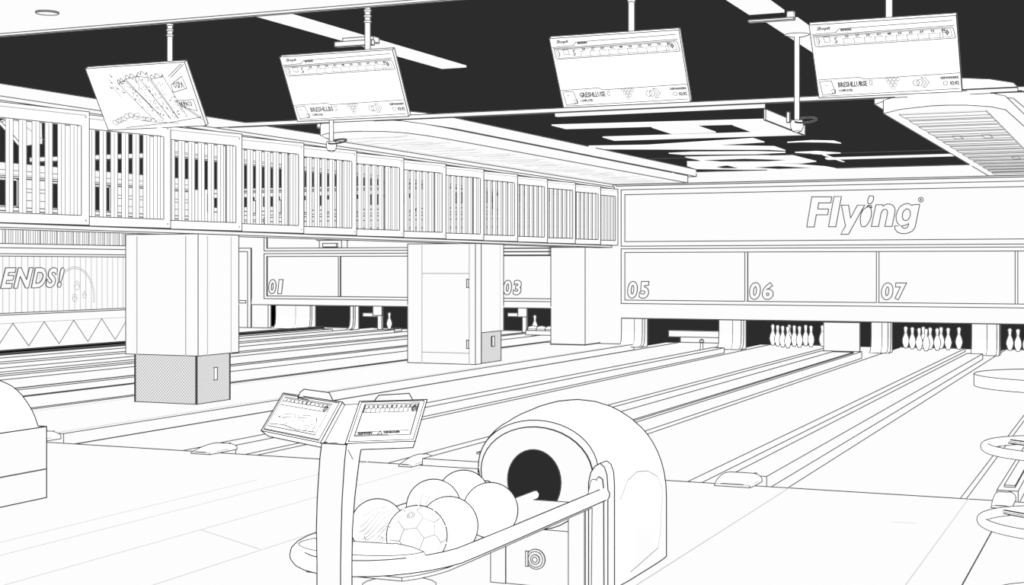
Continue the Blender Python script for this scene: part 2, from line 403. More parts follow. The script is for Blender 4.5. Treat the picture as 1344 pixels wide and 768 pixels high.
# ================================================================ SLATTED SCREEN
XH = -8.8
def hz(py, px=0, X=XH): return GX(px, py, X).z
t = thing('screen_header', 'long white header beam over the slatted screen, running to the back wall', 'beam', (XH, 17, 2.86))
build('beam', MB().box(-9.3, XH, 7.0, YW-.06, 2.9, 3.01), WHITE, t); build('lip', MB().box(-9.3, XH+.03, 7.0, YW-.06, 2.865, 2.9), WHITE, t)
t = thing('screen_sill', 'long white bottom beam that the slatted screen panels stand on', 'beam', (XH, 17, 1.86))
build('beam', MB().box(-9.3, XH-.02, 7.0, YW-.06, 1.8, 1.835), WHITE, t)
joints = [9.22, 10.45, 11.65, 12.87, 14.1, 15.31, 16.53, 17.76, 19.0, 20.24, 21.46, 22.7, 23.94, 25.0-.04]
order = ['leftmost in view', 'left of the tilted cartoon display', 'above the first pillar left part', 'above the right side of the first pillar']
RX = .205
for i in range(len(joints)-1):
    y0, y1 = joints[i], joints[i+1]
    x0, x1 = XH-.08, XH-.08+RX*(y1-y0)/1.23
    U = Vector((x1-x0, y1-y0, 0)); Ln = U.length; U.normalize(); N = Vector((U.y, -U.x, 0))  # N faces the lanes
    O = Vector((x0, y0, 0)); zb0, zt0 = 1.84, 2.86
    t = thing('slat_screen_panel', 'white framed panel of upright slats, number %s' % i, 'screen panel', (O.x, O.y, zb0), 'slatted screen panels under the header')
    def fr(a, b, z0, z1, d0, d1):
        return (O+U*a-N*d1+Vector((0, 0, z0)), U*(b-a), N*(d1-d0), Vector((0, 0, z1-z0)))
    mb = MB()
    sw = .09
    # a frame ring with the front face in one piece
    a, b = 0, Ln
    fo = [(a, zb0), (b, zb0), (b, zt0), (a, zt0)]; fi = [(a+.05, zb0+.085), (b-sw, zb0+.085), (b-sw, zt0-.13), (a+.05, zt0-.13)]
    vs = []
    for d in (0, .09):
        for (s_, z_) in fo+fi: vs.append(O+U*s_-N*d+Vector((0, 0, z_)))
    fs = []
    for k in range(4):
        l = (k+1) % 4
        fs += [(k, l, 4+l, 4+k), (8+k, 8+l, 12+l, 12+k), (k, l, 8+l, 8+k), (4+k, 4+l, 12+l, 12+k)]
    mb.add(vs, fs); f = build('frame', mb, WHITE, t)
    mb = MB().ribbon([O+U*.0+N*.002+Vector((0, 0, zt0-.035)), O+U*(Ln-.04)+N*.002+Vector((0, 0, zt0-.035))], .009, N)
    build('inlay_line', mb, PALE, f, 'no')
    mb = MB(); ns = 8; w = (Ln-sw-.05)
    for k in range(ns):
        s0 = .05+w*(k+.55)/ns
        mb.obox(O+U*s0-N*.075+Vector((0, 0, zb0+.08)), U*.04, N*.05, Vector((0, 0, zt0-zb0-.2)))
    build('slat', mb, WHITE, t, 'fine')
    for z in (zb0+.04, zt0-.05): build('screw', MB().lathe([(.008, -.004), (.008, 0)], O+U*(Ln-.04)+N*.002+Vector((0, 0, z)), 8, 'y'), DARK, f, 'no')
    if 1:
        pxm = None
names = ['first slatted screen panel at the left edge, another display glimpsed through it', 'slatted screen panel partly covered by the tilted cartoon display',
 'slatted screen panel just right of the tilted cartoon display, above the first pillar', 'slatted screen panel directly right of the first pillar, fourth in the row', 'slatted screen panel below the left edge of the score display, fifth in the row',
 'slatted screen panel just right of the hanging rod, sixth in the row', 'slatted screen panel seventh in the row, left of the middle pillar top', 'slatted screen panel above the front face of the middle pillar',
 'slatted screen panel above the right side of the middle pillar', 'slatted screen panel tenth in the row, right after the middle pillar', 'slatted screen panel directly above the far pillar, eleventh in the row',
 'slatted screen panel second from the back wall', 'slatted screen panel that meets the back wall, last of the row']
for k, o in enumerate([x for x in bpy.data.objects if x.name.startswith('slat_screen_panel')]): o['label'] = names[k]

# things glimpsed through the screen: left hall
for k, yy in enumerate((15.2, 16.3, 17.5, 18.6, 19.9, 21.0)):
    t = thing('wall_opening', 'dark narrow opening high on the left wall seen through the slats, %s' % ('nearest', 'second', 'third', 'fourth', 'fifth', 'farthest')[k], 'opening', (-17.38, yy, 2.3), 'dark openings behind the slats')
    mb = MB().box(-17.4, -17.385, yy, yy+.5, 2.48, 2.9); build('recess', mb, DARK, t)
    mb = MB().box(-17.4, -17.36, yy-.08, yy, 2.46, 2.93).box(-17.4, -17.36, yy+.5, yy+.58, 2.46, 2.93); build('jamb', mb, WHITE, t)
struct('trim_4', MB().box(-17.4, -17.33, 8, 24, 2.39, 2.45).box(-17.4, -17.33, 8, 24, 2.94, 2.97), WHITE)
t = thing('hanging_bulkhead', 'long white hanging bulkhead of the left hall glimpsed through the slats', 'bulkhead', (-11.15, 18, 2.85))
build('body', MB().box(-11.25, -11.1, 14.7, 26, 2.85, 3.12), WHITE, t); build('rim', MB().box(-11.28, -11.07, 14.7, 26, 2.88, 2.9), WHITE, t, 'fine')
t = thing('wall_fixture', 'row of dark and white wall fixtures on the far left back wall behind the slats', 'wall fixture', (-15, YL, 2.2))
build('backing', MB().box(-20.5, -10, YL-.04, YL-.004, 2.75, 3.19), WHITE, t)
for k in range(14):
    a_ = -20.3+k*.7
    build('shade', MB().box(a_, a_+.42, YL-.08, YL-.04, 2.86, 3.08), DARK, t); build('bracket', MB().box(a_+.32, a_+.5, YL-.1, YL-.04, 2.7, 3.0), WHITE, t)
mb = MB()
for z in (3.22, 3.245, 2.51, 2.55, 2.66, 2.3, 2.33): mb.ribbon([(-20, YL-.01, z), (-9.8, YL-.01, z)], .02, (0, -1, 0))
for z in (2.72, 2.78, 2.58, 2.22): mb.ribbon([(-17.39, 8, z), (-17.39, 24, z)], .012, (1, 0, 0))
for k in range(22): mb.ribbon([(-17.385, 9+k*.68, 2.14), (-17.385, 9+k*.68, 2.38)], .014, (1, 0, 0))
for k in range(30): mb.ribbon([(-19.8+k*.33, YL-.01, 2.18), (-19.8+k*.33, YL-.01, 2.3)], .02, (0, -1, 0))
struct('trim_5', mb, INK, 'no')
t = thing('hanging_display', 'white display hanging in the left hall, glimpsed through the first slatted panel', 'display', (-12, 13.3, 2.7))
a = [GX(p, q, -12.2) for p, q in ((18, 152), (55, 156), (56, 189), (30, 192), (2, 160))]
build('housing', MB().prism(a, (-.06, 0, 0)), WHITE, t)
mb = MB().ribbon([a[0]+Vector((.01, 0, -.03)), a[2]+Vector((.01, 0, .05))], .01, (1, 0, 0)); build('graphic', mb, PALE, t, 'no')
tag(build('ceiling_beam', MB().box(-17.2, -11.4, 19.2, 19.3, 3.22, 3.3), WHITE), 'thin white ceiling beam crossing the left hall behind the slats', 'beam')

# ================================================================ BACK WALL SIGNS
def ring(mb, x0, x1, z0, z1, ix0, ix1, iz0, iz1, y, d):
    fo = [(x0, z0), (x1, z0), (x1, z1), (x0, z1)]; fi = [(ix0, iz0), (ix1, iz0), (ix1, iz1), (ix0, iz1)]
    vs = [Vector((x_, y-d, z_)) for x_, z_ in fo+fi]+[Vector((x_, y, z_)) for x_, z_ in fo+fi]
    fs = []
    for k in range(4):
        l = (k+1) % 4; fs += [(k, l, 4+l, 4+k), (k, l, 8+l, 8+k), (4+k, 4+l, 12+l, 12+k)]
    return mb.add(vs, fs)
zz = lambda q, Y=YW, px=1080: GY(px, q, Y).z
xx = lambda p, Y=YW: GY(p, 350, Y).x
t = thing('header_sign_board', 'long blank white sign board with a raised frame above the number panels', 'sign board', (0, YW, zz(321.8)))
build('frame', ring(MB(), xx(815.7), 5.8, zz(321.8), zz(243.5), xx(820.6), 5.7, zz(315.5), zz(250.4), YW, .02), WHITE, t)
build('board', MB().box(xx(820.6)+.003, 5.69, YW-.006, YW, zz(315.5)+.003, zz(250.4)-.003), WHITE, t, 'no')
t = thing('number_board', 'white board of framed panels numbered 05, 06 and 07 over the right pits', 'number board', (0, YW, zz(401.3)))
build('frame', ring(MB(), xx(815.7), 5.8, zz(401.3), zz(325.5), xx(820.6), 5.7, zz(396.5), zz(330.5), YW, .02), WHITE, t)
for a, b in ((978, 981.6), (1150.5, 1154), (1332.5, 1336)): build('divider', MB().box(xx(a), xx(b), YW-.02, YW, zz(396.5), zz(330.5)), WHITE, t)
def number(txt, px0, px1, py0, py1, Y, parent):
    a, b = GY(px0, py1, Y), GY(px1, py0, Y)
    mb = MB(); n = len(txt); g = .04
    for i, c_ in enumerate(txt):
        q0, q1 = i/n+g*(i > 0), (i+1)/n-g*(i < n-1)
        if c_ == '1': q0 += .02; q1 -= .1
        solid_loops(mb, glyph_loops(c_, .1, .05, 6), lambda u, v: Vector((a.x+(b.x-a.x)*(q0+(q1-q0)*u), Y-.012, a.z+(b.z-a.z)*v)), (0, .004, 0))
    return build('numeral', mb, WHITE, parent, 'plain')
number('05', 824, 852, 369.5, 391.3, YW, t); number('06', 984, 1015, 371, 393, YW, t); number('07', 1157, 1190, 371.5, 393.5, YW, t)
zl = lambda q, px=440: GY(px, q, YL).z; xl = lambda p: GY(p, 350, YL).x
t = thing('number_board', 'white board of framed panels numbered 01 and 03 over the left hall pits', 'number board', (-14, YL, zl(392)))
build('frame', ring(MB(), xl(347.5), -10.2, zl(392, 350), zl(332.7), xl(351), -10.4, zl(388.5, 350), zl(336.5), YL, .03), WHITE, t)
for p in (445, 600): build('divider', MB().box(xl(p), xl(p+2.4), YL-.03, YL, zl(388.5, 350), zl(336.5)), WHITE, t)
number('01', 353, 374, 367, 385.5, YL, t); number('03', 661, 684.5, 368, 387, YL, t)
t = thing('header_sign_board', 'blank framed sign board over the left hall number panels', 'sign board', (-14, YL, zl(329)))
build('frame', ring(MB(), xl(347.5), -10.2, zl(329), 2.6, xl(351), -10.4, zl(325.5), 2.5, YL, .03), WHITE, t)
# louvre above panel 03 and a vent box
t = thing('louvre_vent', 'small panel of horizontal louvres above the number 03', 'louvre', (-12.2, YL-.1, 1.72))
mb = MB()
for k in range(5): mb.box(xl(661), xl(723.5), YL-.12+.004*k, YL-.035, 1.70+k*.075, 1.765+k*.075)
build('blade', mb, WHITE, t)
t = thing('projector_box', 'small white box with a flared lid hanging over panel 01 divider', 'projector', (-16.6, YL-.2, 1.9))
z0 = zl(325.5); build('body', MB().box(xl(428), xl(457), YL-.3, YL-.04, z0, z0+.2), WHITE, t)
build('lid', MB().prism([(xl(426), YL-.34, z0+.17), (xl(459), YL-.34, z0+.17), (xl(463), YL-.34, z0+.27), (xl(423), YL-.34, z0+.27)], (0, .3, 0)), WHITE, t)
build('lens_hood', MB().box(xl(434), xl(452), YL-.36, YL-.3, z0+.02, z0+.1), WHITE, t)

# the word Flying
flying = {
 'F': [[(180,130),(366,130),(356,186),(244,186),(235,243),(337,243),(328,297),(222,297),(203,410),(133,410)]],
 'l': [[(386,128),(455,128),(403,408),(335,408)]],
 'y': [[(455,208),(522,208),(540,328),(603,208),(670,208),(520,478),(450,478),(493,402)]],
 'pin_head': [[(712,124),(733,120),(752,125),(755,140),(750,165),(738,185),(722,196),(706,194),(699,180),(702,152)]],
 'pin_neck': [[(700,209),(734,209),(737,234),(716,220),(692,222)]],
 'pin_body': [[(690,226),(712,222),(728,238),(735,270),(733,310),(718,350),(698,385),(675,407),(645,408),(633,380),(630,330),(638,285),(656,250)]],
 'n': [[(775,205),(835,203),(842,218),(856,206),(880,197),(905,197),(930,207),(948,228),(954,255),(948,295),(925,405),(858,405),(882,290),(883,264),(875,250),(860,245),(842,251),(828,270),(822,290),(800,405),(733,405)]],
 'g': [[(1182,200),(1120,203),(1110,212),(1092,198),(1065,192),(1030,200),(998,223),(975,260),(962,305),(965,350),(980,380),(1008,397),(948,401),(955,435),(975,458),(1005,470),(1040,473),(1080,465),(1115,447),(1138,415),(1148,370)],
       [(1058,241),(1080,247),(1094,266),(1096,295),(1086,325),(1068,346),(1048,352),(1030,342),(1021,320),(1022,290),(1033,262)],
       [(1014,402),(1022,417),(1042,424),(1062,417),(1076,400),(1080,378),(1062,388),(1040,396)]],
}
t = thing('flying_sign', 'slanted outlined word Flying with a bowling pin for its i, on the header sign board', 'sign lettering', (xx(1130), YW, zz(300)))
FP = lambda x, y: GY(1040+x/7.0737, 240+y/7.0737, YW-.015)
for k, L in flying.items():
    build('letter' if 'pin' not in k else k, solid_loops(MB(), L, FP, (0, .005, 0)), WHITE, t, 'plain')
mb = MB()
mb.ribbon([FP(1193+22*math.cos(a), 157+22*math.sin(a)) for a in [2*PI*i/16 for i in range(16)]], .014, (0, -1, 0), True)
mb.ribbon([FP(1187, 166), FP(1189, 148), FP(1197, 150), FP(1196, 157), FP(1190, 158), FP(1198, 167)], .012, (0, -1, 0))
build('registered_mark', mb, INK, t, 'no')

# ================================================================ PITS: kickbacks, pins, sweeps
def kick(p0, p1, label, Y=YW, zt_=None):
    zt_ = zt_ or zt
    x0, x1 = (p0, p1) if p1 < 0 else (GY(p0, 430, Y-.05).x, GY(p1, 430, Y-.05).x)
    t = thing('kickback_panel', label, 'pit divider', ((x0+x1)/2, Y, 0), 'curved dividers between the pits')
    build('side_panel', MB().box(x0+.03, x1-.07, Y+.13, Y+1.5, .003, zt_-.002), DARK, t, 'no')
    prof = [(Y-.24, .003), (Y-.1, .03), (Y-.04, .1), (Y-.02, .25), (Y-.02, zt_-.004), (Y+.12, zt_-.004), (Y+.12, .003)]
    build('fairing', MB().prism([(x0, y, z) for y, z in prof], (x1-x0-.045, 0, 0)), WHITE, t)
    pr2 = [(y-.025*(k < 5), z) for k, (y, z) in enumerate(prof)]
    build('edge_strip', MB().prism([(x1-.044, y, z) for y, z in pr2], (.044, 0, 0)), WHITE, t)
    build('inner_line', MB().ribbon([(x0+(x1-x0)*.55, y-.004, z) for y, z in prof[:5]], .012, (0, -1, .3)), INK, t, 'no')
    return t
kick(815, 846, 'curved white pit divider left of the empty pit under 05')
kick(943, 976, 'curved white pit divider between the pits under 05 and 06')
kick(1143, 1169, 'curved white pit divider directly left of the pins under 07')
kick(1275, 1312, 'white pit divider directly right of the pins under 07')
kick(-.99, -.6, 'white pit divider right of the pins at the right edge')
for x0, x1, l in ((-18.6, -17.6, 'broad white pit side panel at the far left end of the black pits'), (-16.6, -16.45, 'slim white pit post in the black pits under 01')):
    kick(x0, x1, l, YL, .543)
t = thing('pit_cover', 'plain white box standing before the wall between the pits under 06 and 07', 'cover box', (-4.6, 24.3, 0))
a, b = GY(1081, 462, 24.3), GY(1128.5, 463, 24.3)
build('front_panel', MB().box(a.x, b.x, 24.3, 24.33, .004, zt+.01), WHITE, t); build('body', MB().box(a.x+.02, b.x-.03, 24.33, 24.4, .004, zt), WHITE, t, 'no')
# pins
def pin(c, label, group='pins standing in the triangle'):
    prof = [(.022, 0), (.026, .006), (.036, .03), (.05, .07), (.0575, .1), (.0605, .114), (.058, .15), (.048, .19), (.034, .225), (.025, .25), (.0228, .262), (.0232, .29), (.028, .325), (.032, .343), (.031, .36), (.022, .376), (.008, .383)]
    t = thing('bowling_pin', label, 'bowling pin', c, group)
    b = build('body', MB().lathe(prof, c, 14), WHITE, t, 'plain', origin=c)
    mb = MB()
    for z in (.252, .272): mb.lathe([(.0255, z), (.0255, z+.007)], c, 14)
    build('stripe', mb, INK, b, 'no', origin=c)
    return t
proto = pin(Vector((-3.39, 25.75, 0)), '')
rows = ['head pin', 'second row', 'third row', 'back row']
def place(Xc, Y0, lane, skip=()):
    n = 0
    for r in range(4):
        for k in range(r+1):
            n += 1
            if n in skip: continue
            c = Vector((Xc+(k-r/2)*.305, Y0+r*.264, 0))
            if lane == '07' and n == 1: o = proto; o.location = c
            else: o = copy_tree(proto, c-proto.location)
            sidew = 'alone at the front' if r == 0 else ['left end', 'right end'][k > 0] if r == 1 else ['left end', 'middle', 'right end'][k] if r == 2 else ['left end', 'second from left', 'second from right', 'right end'][k]
            o['label'] = 'white bowling pin of the %s: %s, %s' % ({'07': 'full middle triangle', '06': 'triangle beside the white box', '08': 'triangle at the right edge'}[lane], rows[r], sidew)
            o['group'] = 'pins standing under number '+lane if lane != '08' else 'pins standing in the pit at the right edge'
place(-3.37, 25.75, '07'); place(-5.76, 25.7, '06'); place(-1.6, 25.7, '08')
for px, py, Y, l in ((511, 431.5, 29.6, 'single small white pin standing in the black pit left of the middle pillar'), (702, 437, 29.3, 'single small white pin in the far pit under number 03')):
    c = GY(px, py, Y); c.z = .0; o = copy_tree(proto, c-proto.location); o['label'] = l; o['group'] = 'lone pins in the far pits'
# sweep bar and stub in pit 05
t = thing('sweep_bar', 'white horizontal sweep bar across the empty pit under number 05', 'sweep bar', GY(914, 440, 26.4))
a, b = GY(877.5, 442, 26.4), GY(950, 435, 26.4)
build('bar', MB().box(a.x, b.x+.1, 26.4, 26.44, a.z, b.z), WHITE, t); build('arm', MB().box(b.x+.02, b.x+.08, 26.44, 27.5, a.z, b.z), WHITE, t)
tag(build('pit_stub', MB().lathe([(.028, 0), (.022, .05), (.02, .12), (.036, .135), (.034, .165), (.01, .18)], (GZ(921, 459).x, GZ(921, 459).y, 0), 12), WHITE), 'short white stub post standing at the end of the empty lane under 05', 'post')
struct('wall_lane_end', MB().box(-8.07, -7.0, 26.75, 26.8, -.06, .12), WHITE)
# machinery glimpsed in the far pits
for px, l in ((640-140, 'white pinsetter arm with a side bar in the far pit left of the middle pillar'), (690, 'white pinsetter arm with a side bar in the far pit under number 03')):
    dx = 0 if px == 500 else 190
    t = thing('pinsetter_arm', l, 'pinsetter arm', GY(497+dx, 430, YL+.3), 'pinsetter arms in the far pits')
    P_ = lambda a, b: GY(a+dx, b, YL+.3)
    a, b = P_(495.5, 432), P_(501, 402); build('post', MB().box(a.x, b.x, a.y, a.y+.06, .0, .54), WHITE, t)
    a, b = P_(477, 415.5), P_(496, 411); build('side_bar', MB().box(a.x, b.x, a.y-.03, a.y+.02, a.z, b.z), WHITE, t)
    a, b = P_(491, 414), P_(503, 402); build('bracket', MB().box(a.x, b.x, a.y-.06, a.y-.031, a.z-.03*(dx > 0), .54), WHITE, t)
t = thing('fallen_pin_heap', 'low white sweep shoe with rounded lumps in the far pit under number 03', 'sweep shoe', GZ(712, 442))
c = GY(712, 443, 28.0)
build('shoe', MB().box(-11.9, -11.3, 28.2, 28.5, .005, .1), WHITE, t)
for k in range(3): build('lump', MB().lathe([(.1, 0), (.12, .03), (.09, .07), (.03, .09)], (-11.8+k*.2, 28.35, .1), 12), WHITE, t)

# ================================================================ CEILING: strips, beams, frames, canopies
def strip(pts, label, z=3.105, name='ceiling_light_strip', cat='light strip'):
    t = thing(name, label, cat, GZ(*pts[0], z))
    build('panel', MB().prism([GZ(p, q, z) for p, q in pts], (0, 0, .014)), WHITE, t); return t
def cstrip(p0, p1, y0, y1, l):
    a, b = GZ(*p0, ZC-.02), GZ(*p1, ZC-.02)
    tag(build('ceiling_light_strip', MB().box(a.x, b.x, y0 or (a.y+b.y)/2, y1 or (a.y+b.y)/2, ZC-.02, ZC-.001), WHITE, None, 'no'), l, 'light strip')
cstrip((580, 90.5), (612, 88.5), 6.97, None, 'long white ceiling strip passing above the second display from the left')
cstrip((984, 20), (1029, 16), 6.97, None, 'short white ceiling strip cut by the top edge, left of the rightmost display')
a = GZ(998, 29, ZC-.02); cstrip((1065, 68), (1064, 38), a.y, GZ(1063, 38, ZC-.02).y+1.6, 'white ceiling strip running behind the upper left corner of the rightmost display')
t = thing('ceiling_bracket', 'small white bracket bar across the ceiling strip above the second display', 'bracket', GZ(463, 60, 3.3))
a, b = GZ(439, 61.5, 3.3), GZ(487, 58, 3.3)
build('bar', MB().box(a.x, b.x, a.y, a.y+.05, 3.3, 3.34), WHITE, t); build('plate', MB().box(a.x+.05, b.x-.01, a.y+.05, a.y+.15, 3.33, 3.375), WHITE, t)
t = thing('ceiling_bracket', 'thin white bar with a square end block between two ceiling strips', 'bracket', GZ(1010, 28, 3.3))
a, b = GZ(982, 29, 3.3), GZ(1041, 24.5, 3.3)
build('bar', MB().box(a.x, b.x, a.y, a.y+.05, 3.3, 3.315), WHITE, t); build('end_block', MB().box(b.x-.05, b.x, a.y, a.y+.05, 3.315, 3.36), WHITE, t)
tag(build('ceiling_beam', MB().box(-9.3, 4, 12.95, 13.0, 2.95, 2.99), WHITE), 'thin white beam crossing the hall just behind the four displays', 'beam')
# ceiling frame with white plates
t = thing('ceiling_frame', 'large rectangular white ceiling frame with crossing plates behind the third display', 'ceiling frame', (-4.5, 15, 2.93))
C3 = lambda pts: [(709+x/3.2, 118+y/3.2) for x, y in pts]
a_, b_ = GY(728.5, 150.6, 13.3), GY(1002, 143, 13.3)
build('front_rail', MB().box(a_.x, b_.x, 13.3, 13.36, (a_.z+b_.z)/2, (a_.z+b_.z)/2+.062), WHITE, t, 'no')
zs = 2.945; p1, p2 = GZ(1002.5, 157.5, zs), GZ(1056.5, 177.5, zs)
build('side_rail', MB().box(p1.x, p1.x+.02, p1.y, p2.y, zs, zs+.11), WHITE, t)
for nm, P in (('cross_bar', [(48,150),(938,126),(985,142),(108,165)]), ('cross_bar', [(262,200),(1072,176),(1112,190),(312,214)]),
              ('plate', [(468,159),(655,152),(738,180),(553,186)]), ('plate', [(808,149),(980,143),(1072,171),(885,177)])):
    build(nm, MB().prism([GZ(p, q, zs) for p, q in C3(P)], (0, 0, .012)), WHITE, t, 'no')
build('hanger', MB().box(-3.15, -3.12, 14.0, 14.03, 2.87, 2.97), WHITE, t)
def cshape(pts, label, z=3.0):  # thin flat white shapes set below the dark ceiling
    tag(build('ceiling_shape', MB().prism([GZ(p, q, z) for p, q in pts], (0, 0, .012)), WHITE, None, 'no'), label, 'ceiling panel', 'white ceiling shapes before the back wall')
cshape(C3([(203,238),(450,234),(895,206),(942,221),(700,235),(985,240),(1030,256),(960,252),(265,250)]), 'forked white ceiling shape with a slanting upper arm, first behind the ceiling frame')
cshape(C3([(540,268),(640,263),(900,261),(1030,264),(900,271),(600,273)]), 'lens-shaped white ceiling shape just behind the forked one')
cshape(C3([(608,284),(800,280),(1060,277),(1160,302),(1100,309),(900,312),(740,314),(690,304),(660,294)]), 'large white ceiling shape with one long dark patch, third behind the ceiling frame')
cshape(C3([(617,303),(700,303),(760,317),(900,314),(1080,315),(1200,324),(1275,338),(1000,337),(650,333),(617,320)]), 'broad white ceiling shape nearest the back wall')
cshape(C3([(1070,264),(1160,260),(1262,267),(1180,272)]), 'small lens-shaped white ceiling shape toward the right canopy', 3.02)
cshape(C3([(1038,222),(1140,215),(1235,217),(1264,226),(1200,221),(1100,220)]), 'thin curved white ceiling strip below the rightmost display', 3.02)
for pts, l in (([(903,326),(1000,321),(1135,328),(1000,332)], 'larger dark oval patch in the broad white ceiling shape nearest the back wall'), ([(740,324),(785,318),(830,329),(770,329)], 'smaller dark patch in the broad white ceiling shape nearest the back wall'),
               ([(690,296),(860,290),(1030,295),(960,300),(760,301)], 'long dark patch in the third white ceiling shape behind the ceiling frame')):
    tag(build('ceiling_patch', MB().prism([GZ(p, q, 2.996) for p, q in C3(pts)], (0, 0, .002)), DARK, None, 'no'), l, 'ceiling inlay')
a_, b_ = GZ(1083, 208.6, 3.0), GZ(1250, 204, 3.0)
tag(build('ceiling_rail', MB().box(a_.x, b_.x, a_.y, a_.y+.22, 3.0, 3.02), WHITE, None, 'no'), 'thin white ceiling rail running to the right canopy before the back wall', 'ceiling rail')
cshape(C3([(1185, 274), (1200, 275), (1278, 304), (1262, 301)]), 'short slanting white sliver of ceiling strip near the thin ceiling rail', 3.05)

def canopy(pl, zl_, pu, zu, zt_, label, slats, yext, up2=None):
    t = thing('ceiling_canopy', label, 'canopy', (sum(p[0] for p in pl)/len(pl), pl[0][1], zl_))
    build('lower_tier', MB().prism([(x, y, zl_) for x, y in pl], (0, 0, zu-zl_)), WHITE, t, smooth=False)
    build('upper_tier', MB().prism([(x, y, zu) for x, y in pu], (0, 0, zt_-zu)), WHITE, t, smooth=False)
    return t
# left canopy: along the slatted screen
ye = 23.2
pl = [(-8.2, 23.3), (-8.12, 13.75), (-7.95, 13.25), (-7.75, 13.05), (-7.5, 12.97), (-7.3, 12.98), (-7.1, 13.08), (-6.98, 13.3), (-6.92, 13.65), (-6.9, 14.1), (-6.9, 23.3)]
pu = [(-8.3, 23.6), (-8.2, 13.6), (-7.85, 13.2), (-7.54, 13.1), (-7.3, 13.15), (-7.05, 13.35), (-6.92, 13.7), (-6.86, 14.2), (-6.84, 23.6)]
t = canopy(pl, 2.85, pu, 2.97, 3.09, 'long rounded white ceiling canopy running beside the slatted screen to the back wall', 0, 0)
k = 0; y = 13.7
while y < 23.0:
    a_, b_ = -8.0+random.random()*.35, -7.06-random.random()*.3
    pts = [(a_+(b_-a_)*i/8, y+.03*math.sin(i*1.3+k)+.06*i/8*(k % 3-1), 2.848) for i in range(9)]
    mb = MB().ribbon(pts, .024+.002*(y-13), (0, 0, -1))
    if k % 3 == 0: mb.ribbon([(p[0]*.98-.1, p[1]+.08, 2.848) for p in pts[2:7]], .02, (0, 0, -1))
    build('groove', mb, MIDINK, t, 'no')
    y += .27+random.random()*.12; k += 1
build('inner_edge', MB().ribbon([(-8.02, 13.6, 2.8475), (-8.04, 23.2, 2.8475)], .012, (0, 0, -1)), INK, t, 'no')
# right canopy
pl = [(-2.12, 23.3), (-2.12, 13.34), (-1.93, 13.04), (-1.65, 12.86), (-1.5, 12.86), (-1.35, 12.92), (-1.18, 13.12), (-1.08, 13.44), (-1.04, 15.13), (-1.04, 23.3)]
pu = [(-2.28, 23.5), (-2.25, 13.65), (-2.12, 13.4), (-1.97, 13.22), (-1.69, 13.08), (-1.45, 13.1), (-1.2, 13.3), (-1.03, 13.65), (-.98, 14.83), (-.96, 23.5)]
t = canopy(pl, 2.85, pu, 2.97, 3.11, 'rounded white ceiling canopy with slatted underside at the right edge below the rightmost display', 0, 0)
y = 13.42
x0, x1 = -1.99, -1.24
while y < 23.0:
    build('slat', MB().box(x0, x1, y, y+.3, 2.84, 2.85), WHITE, t, 'fine'); y += .64
mb = MB().ribbon([(x0, 13.4, 2.8475), (x1, 13.4, 2.8475), (x1, 23, 2.8475)], .01, (0, 0, -1)); mb.ribbon([(x0, 13.4, 2.8475), (x0, 23, 2.8475)], .01, (0, 0, -1))
build('grille_edge', mb, INK, t, 'no')
for px, py in ((1250, 178.5), (1289, 177), (1328, 205.5)):
    a = GZ(px, py, 2.841); build('lamp', MB().box(a.x, a.x+.08, a.y, a.y+.3, 2.832, 2.842), WHITE, t, 'fine')
t = thing('wall_rail', 'thin white double rail at the right edge of the ceiling', 'rail', (-.4, 14, 2.98))
build('rail', MB().box(-.96, 3, 13.2, 13.25, 2.985, 3.02), WHITE, t)
# recessed downlight
c = GZ(62, 16, 2.899)
t = thing('recessed_downlight', 'round recessed light in the white ceiling at the upper left', 'downlight', c)
a1, a2 = GZ(49, 16, 2.899), GZ(76, 15, 2.899); rr = (a2-a1).length/2
build('trim_ring', MB().lathe([(rr, 0), (rr, -.006), (rr*.97, -.008)], (c.x, c.y, 2.9), 32), WHITE, t)
# hanging rods
def rod(px, py0, py1, z0, zt_, label, Y, kind, r=.022):
    c = GY(px, py1, Y)
    t = thing('hanging_rod', label, 'hanging rod', (c.x, c.y, c.z))
    build('pole', MB().tube([(c.x, c.y, c.z), (c.x, c.y, zt_)], r, 12), WHITE, t)
    build('knob', MB().lathe([(.01, -.1), (.035, -.09), (.05, -.06), (.052, -.02), (.045, .0)], (c.x, c.y, c.z), 16), WHITE, t)
    pts = [(c.x+.07+.09*math.cos(a), c.y+.09*math.sin(a), c.z+.0+.03*math.sin(a)) for a in [2*PI*i/24 for i in range(24)]]
    build('wire_loop', MB().tube(pts, .005, 6, True), WHITE, t)
    return t, c
t, c = rod(1046, 42, 158, 0, ZC-.02, 'thin white hanging rod with a knob and wire loop, left of the rightmost display', GZ(1046, 42, ZC).y, 1, .02)
build('ceiling_plate', MB().lathe([(.06, 0), (.1, .012), (.1, .03)], (c.x, c.y, ZC-.035), 24), WHITE, t)
t, c = rod(435, 42, 186, 0, ZC-.002, 'white hanging rod with a knob and wire loop, below the second display from the left', 12.75, 1, .022)

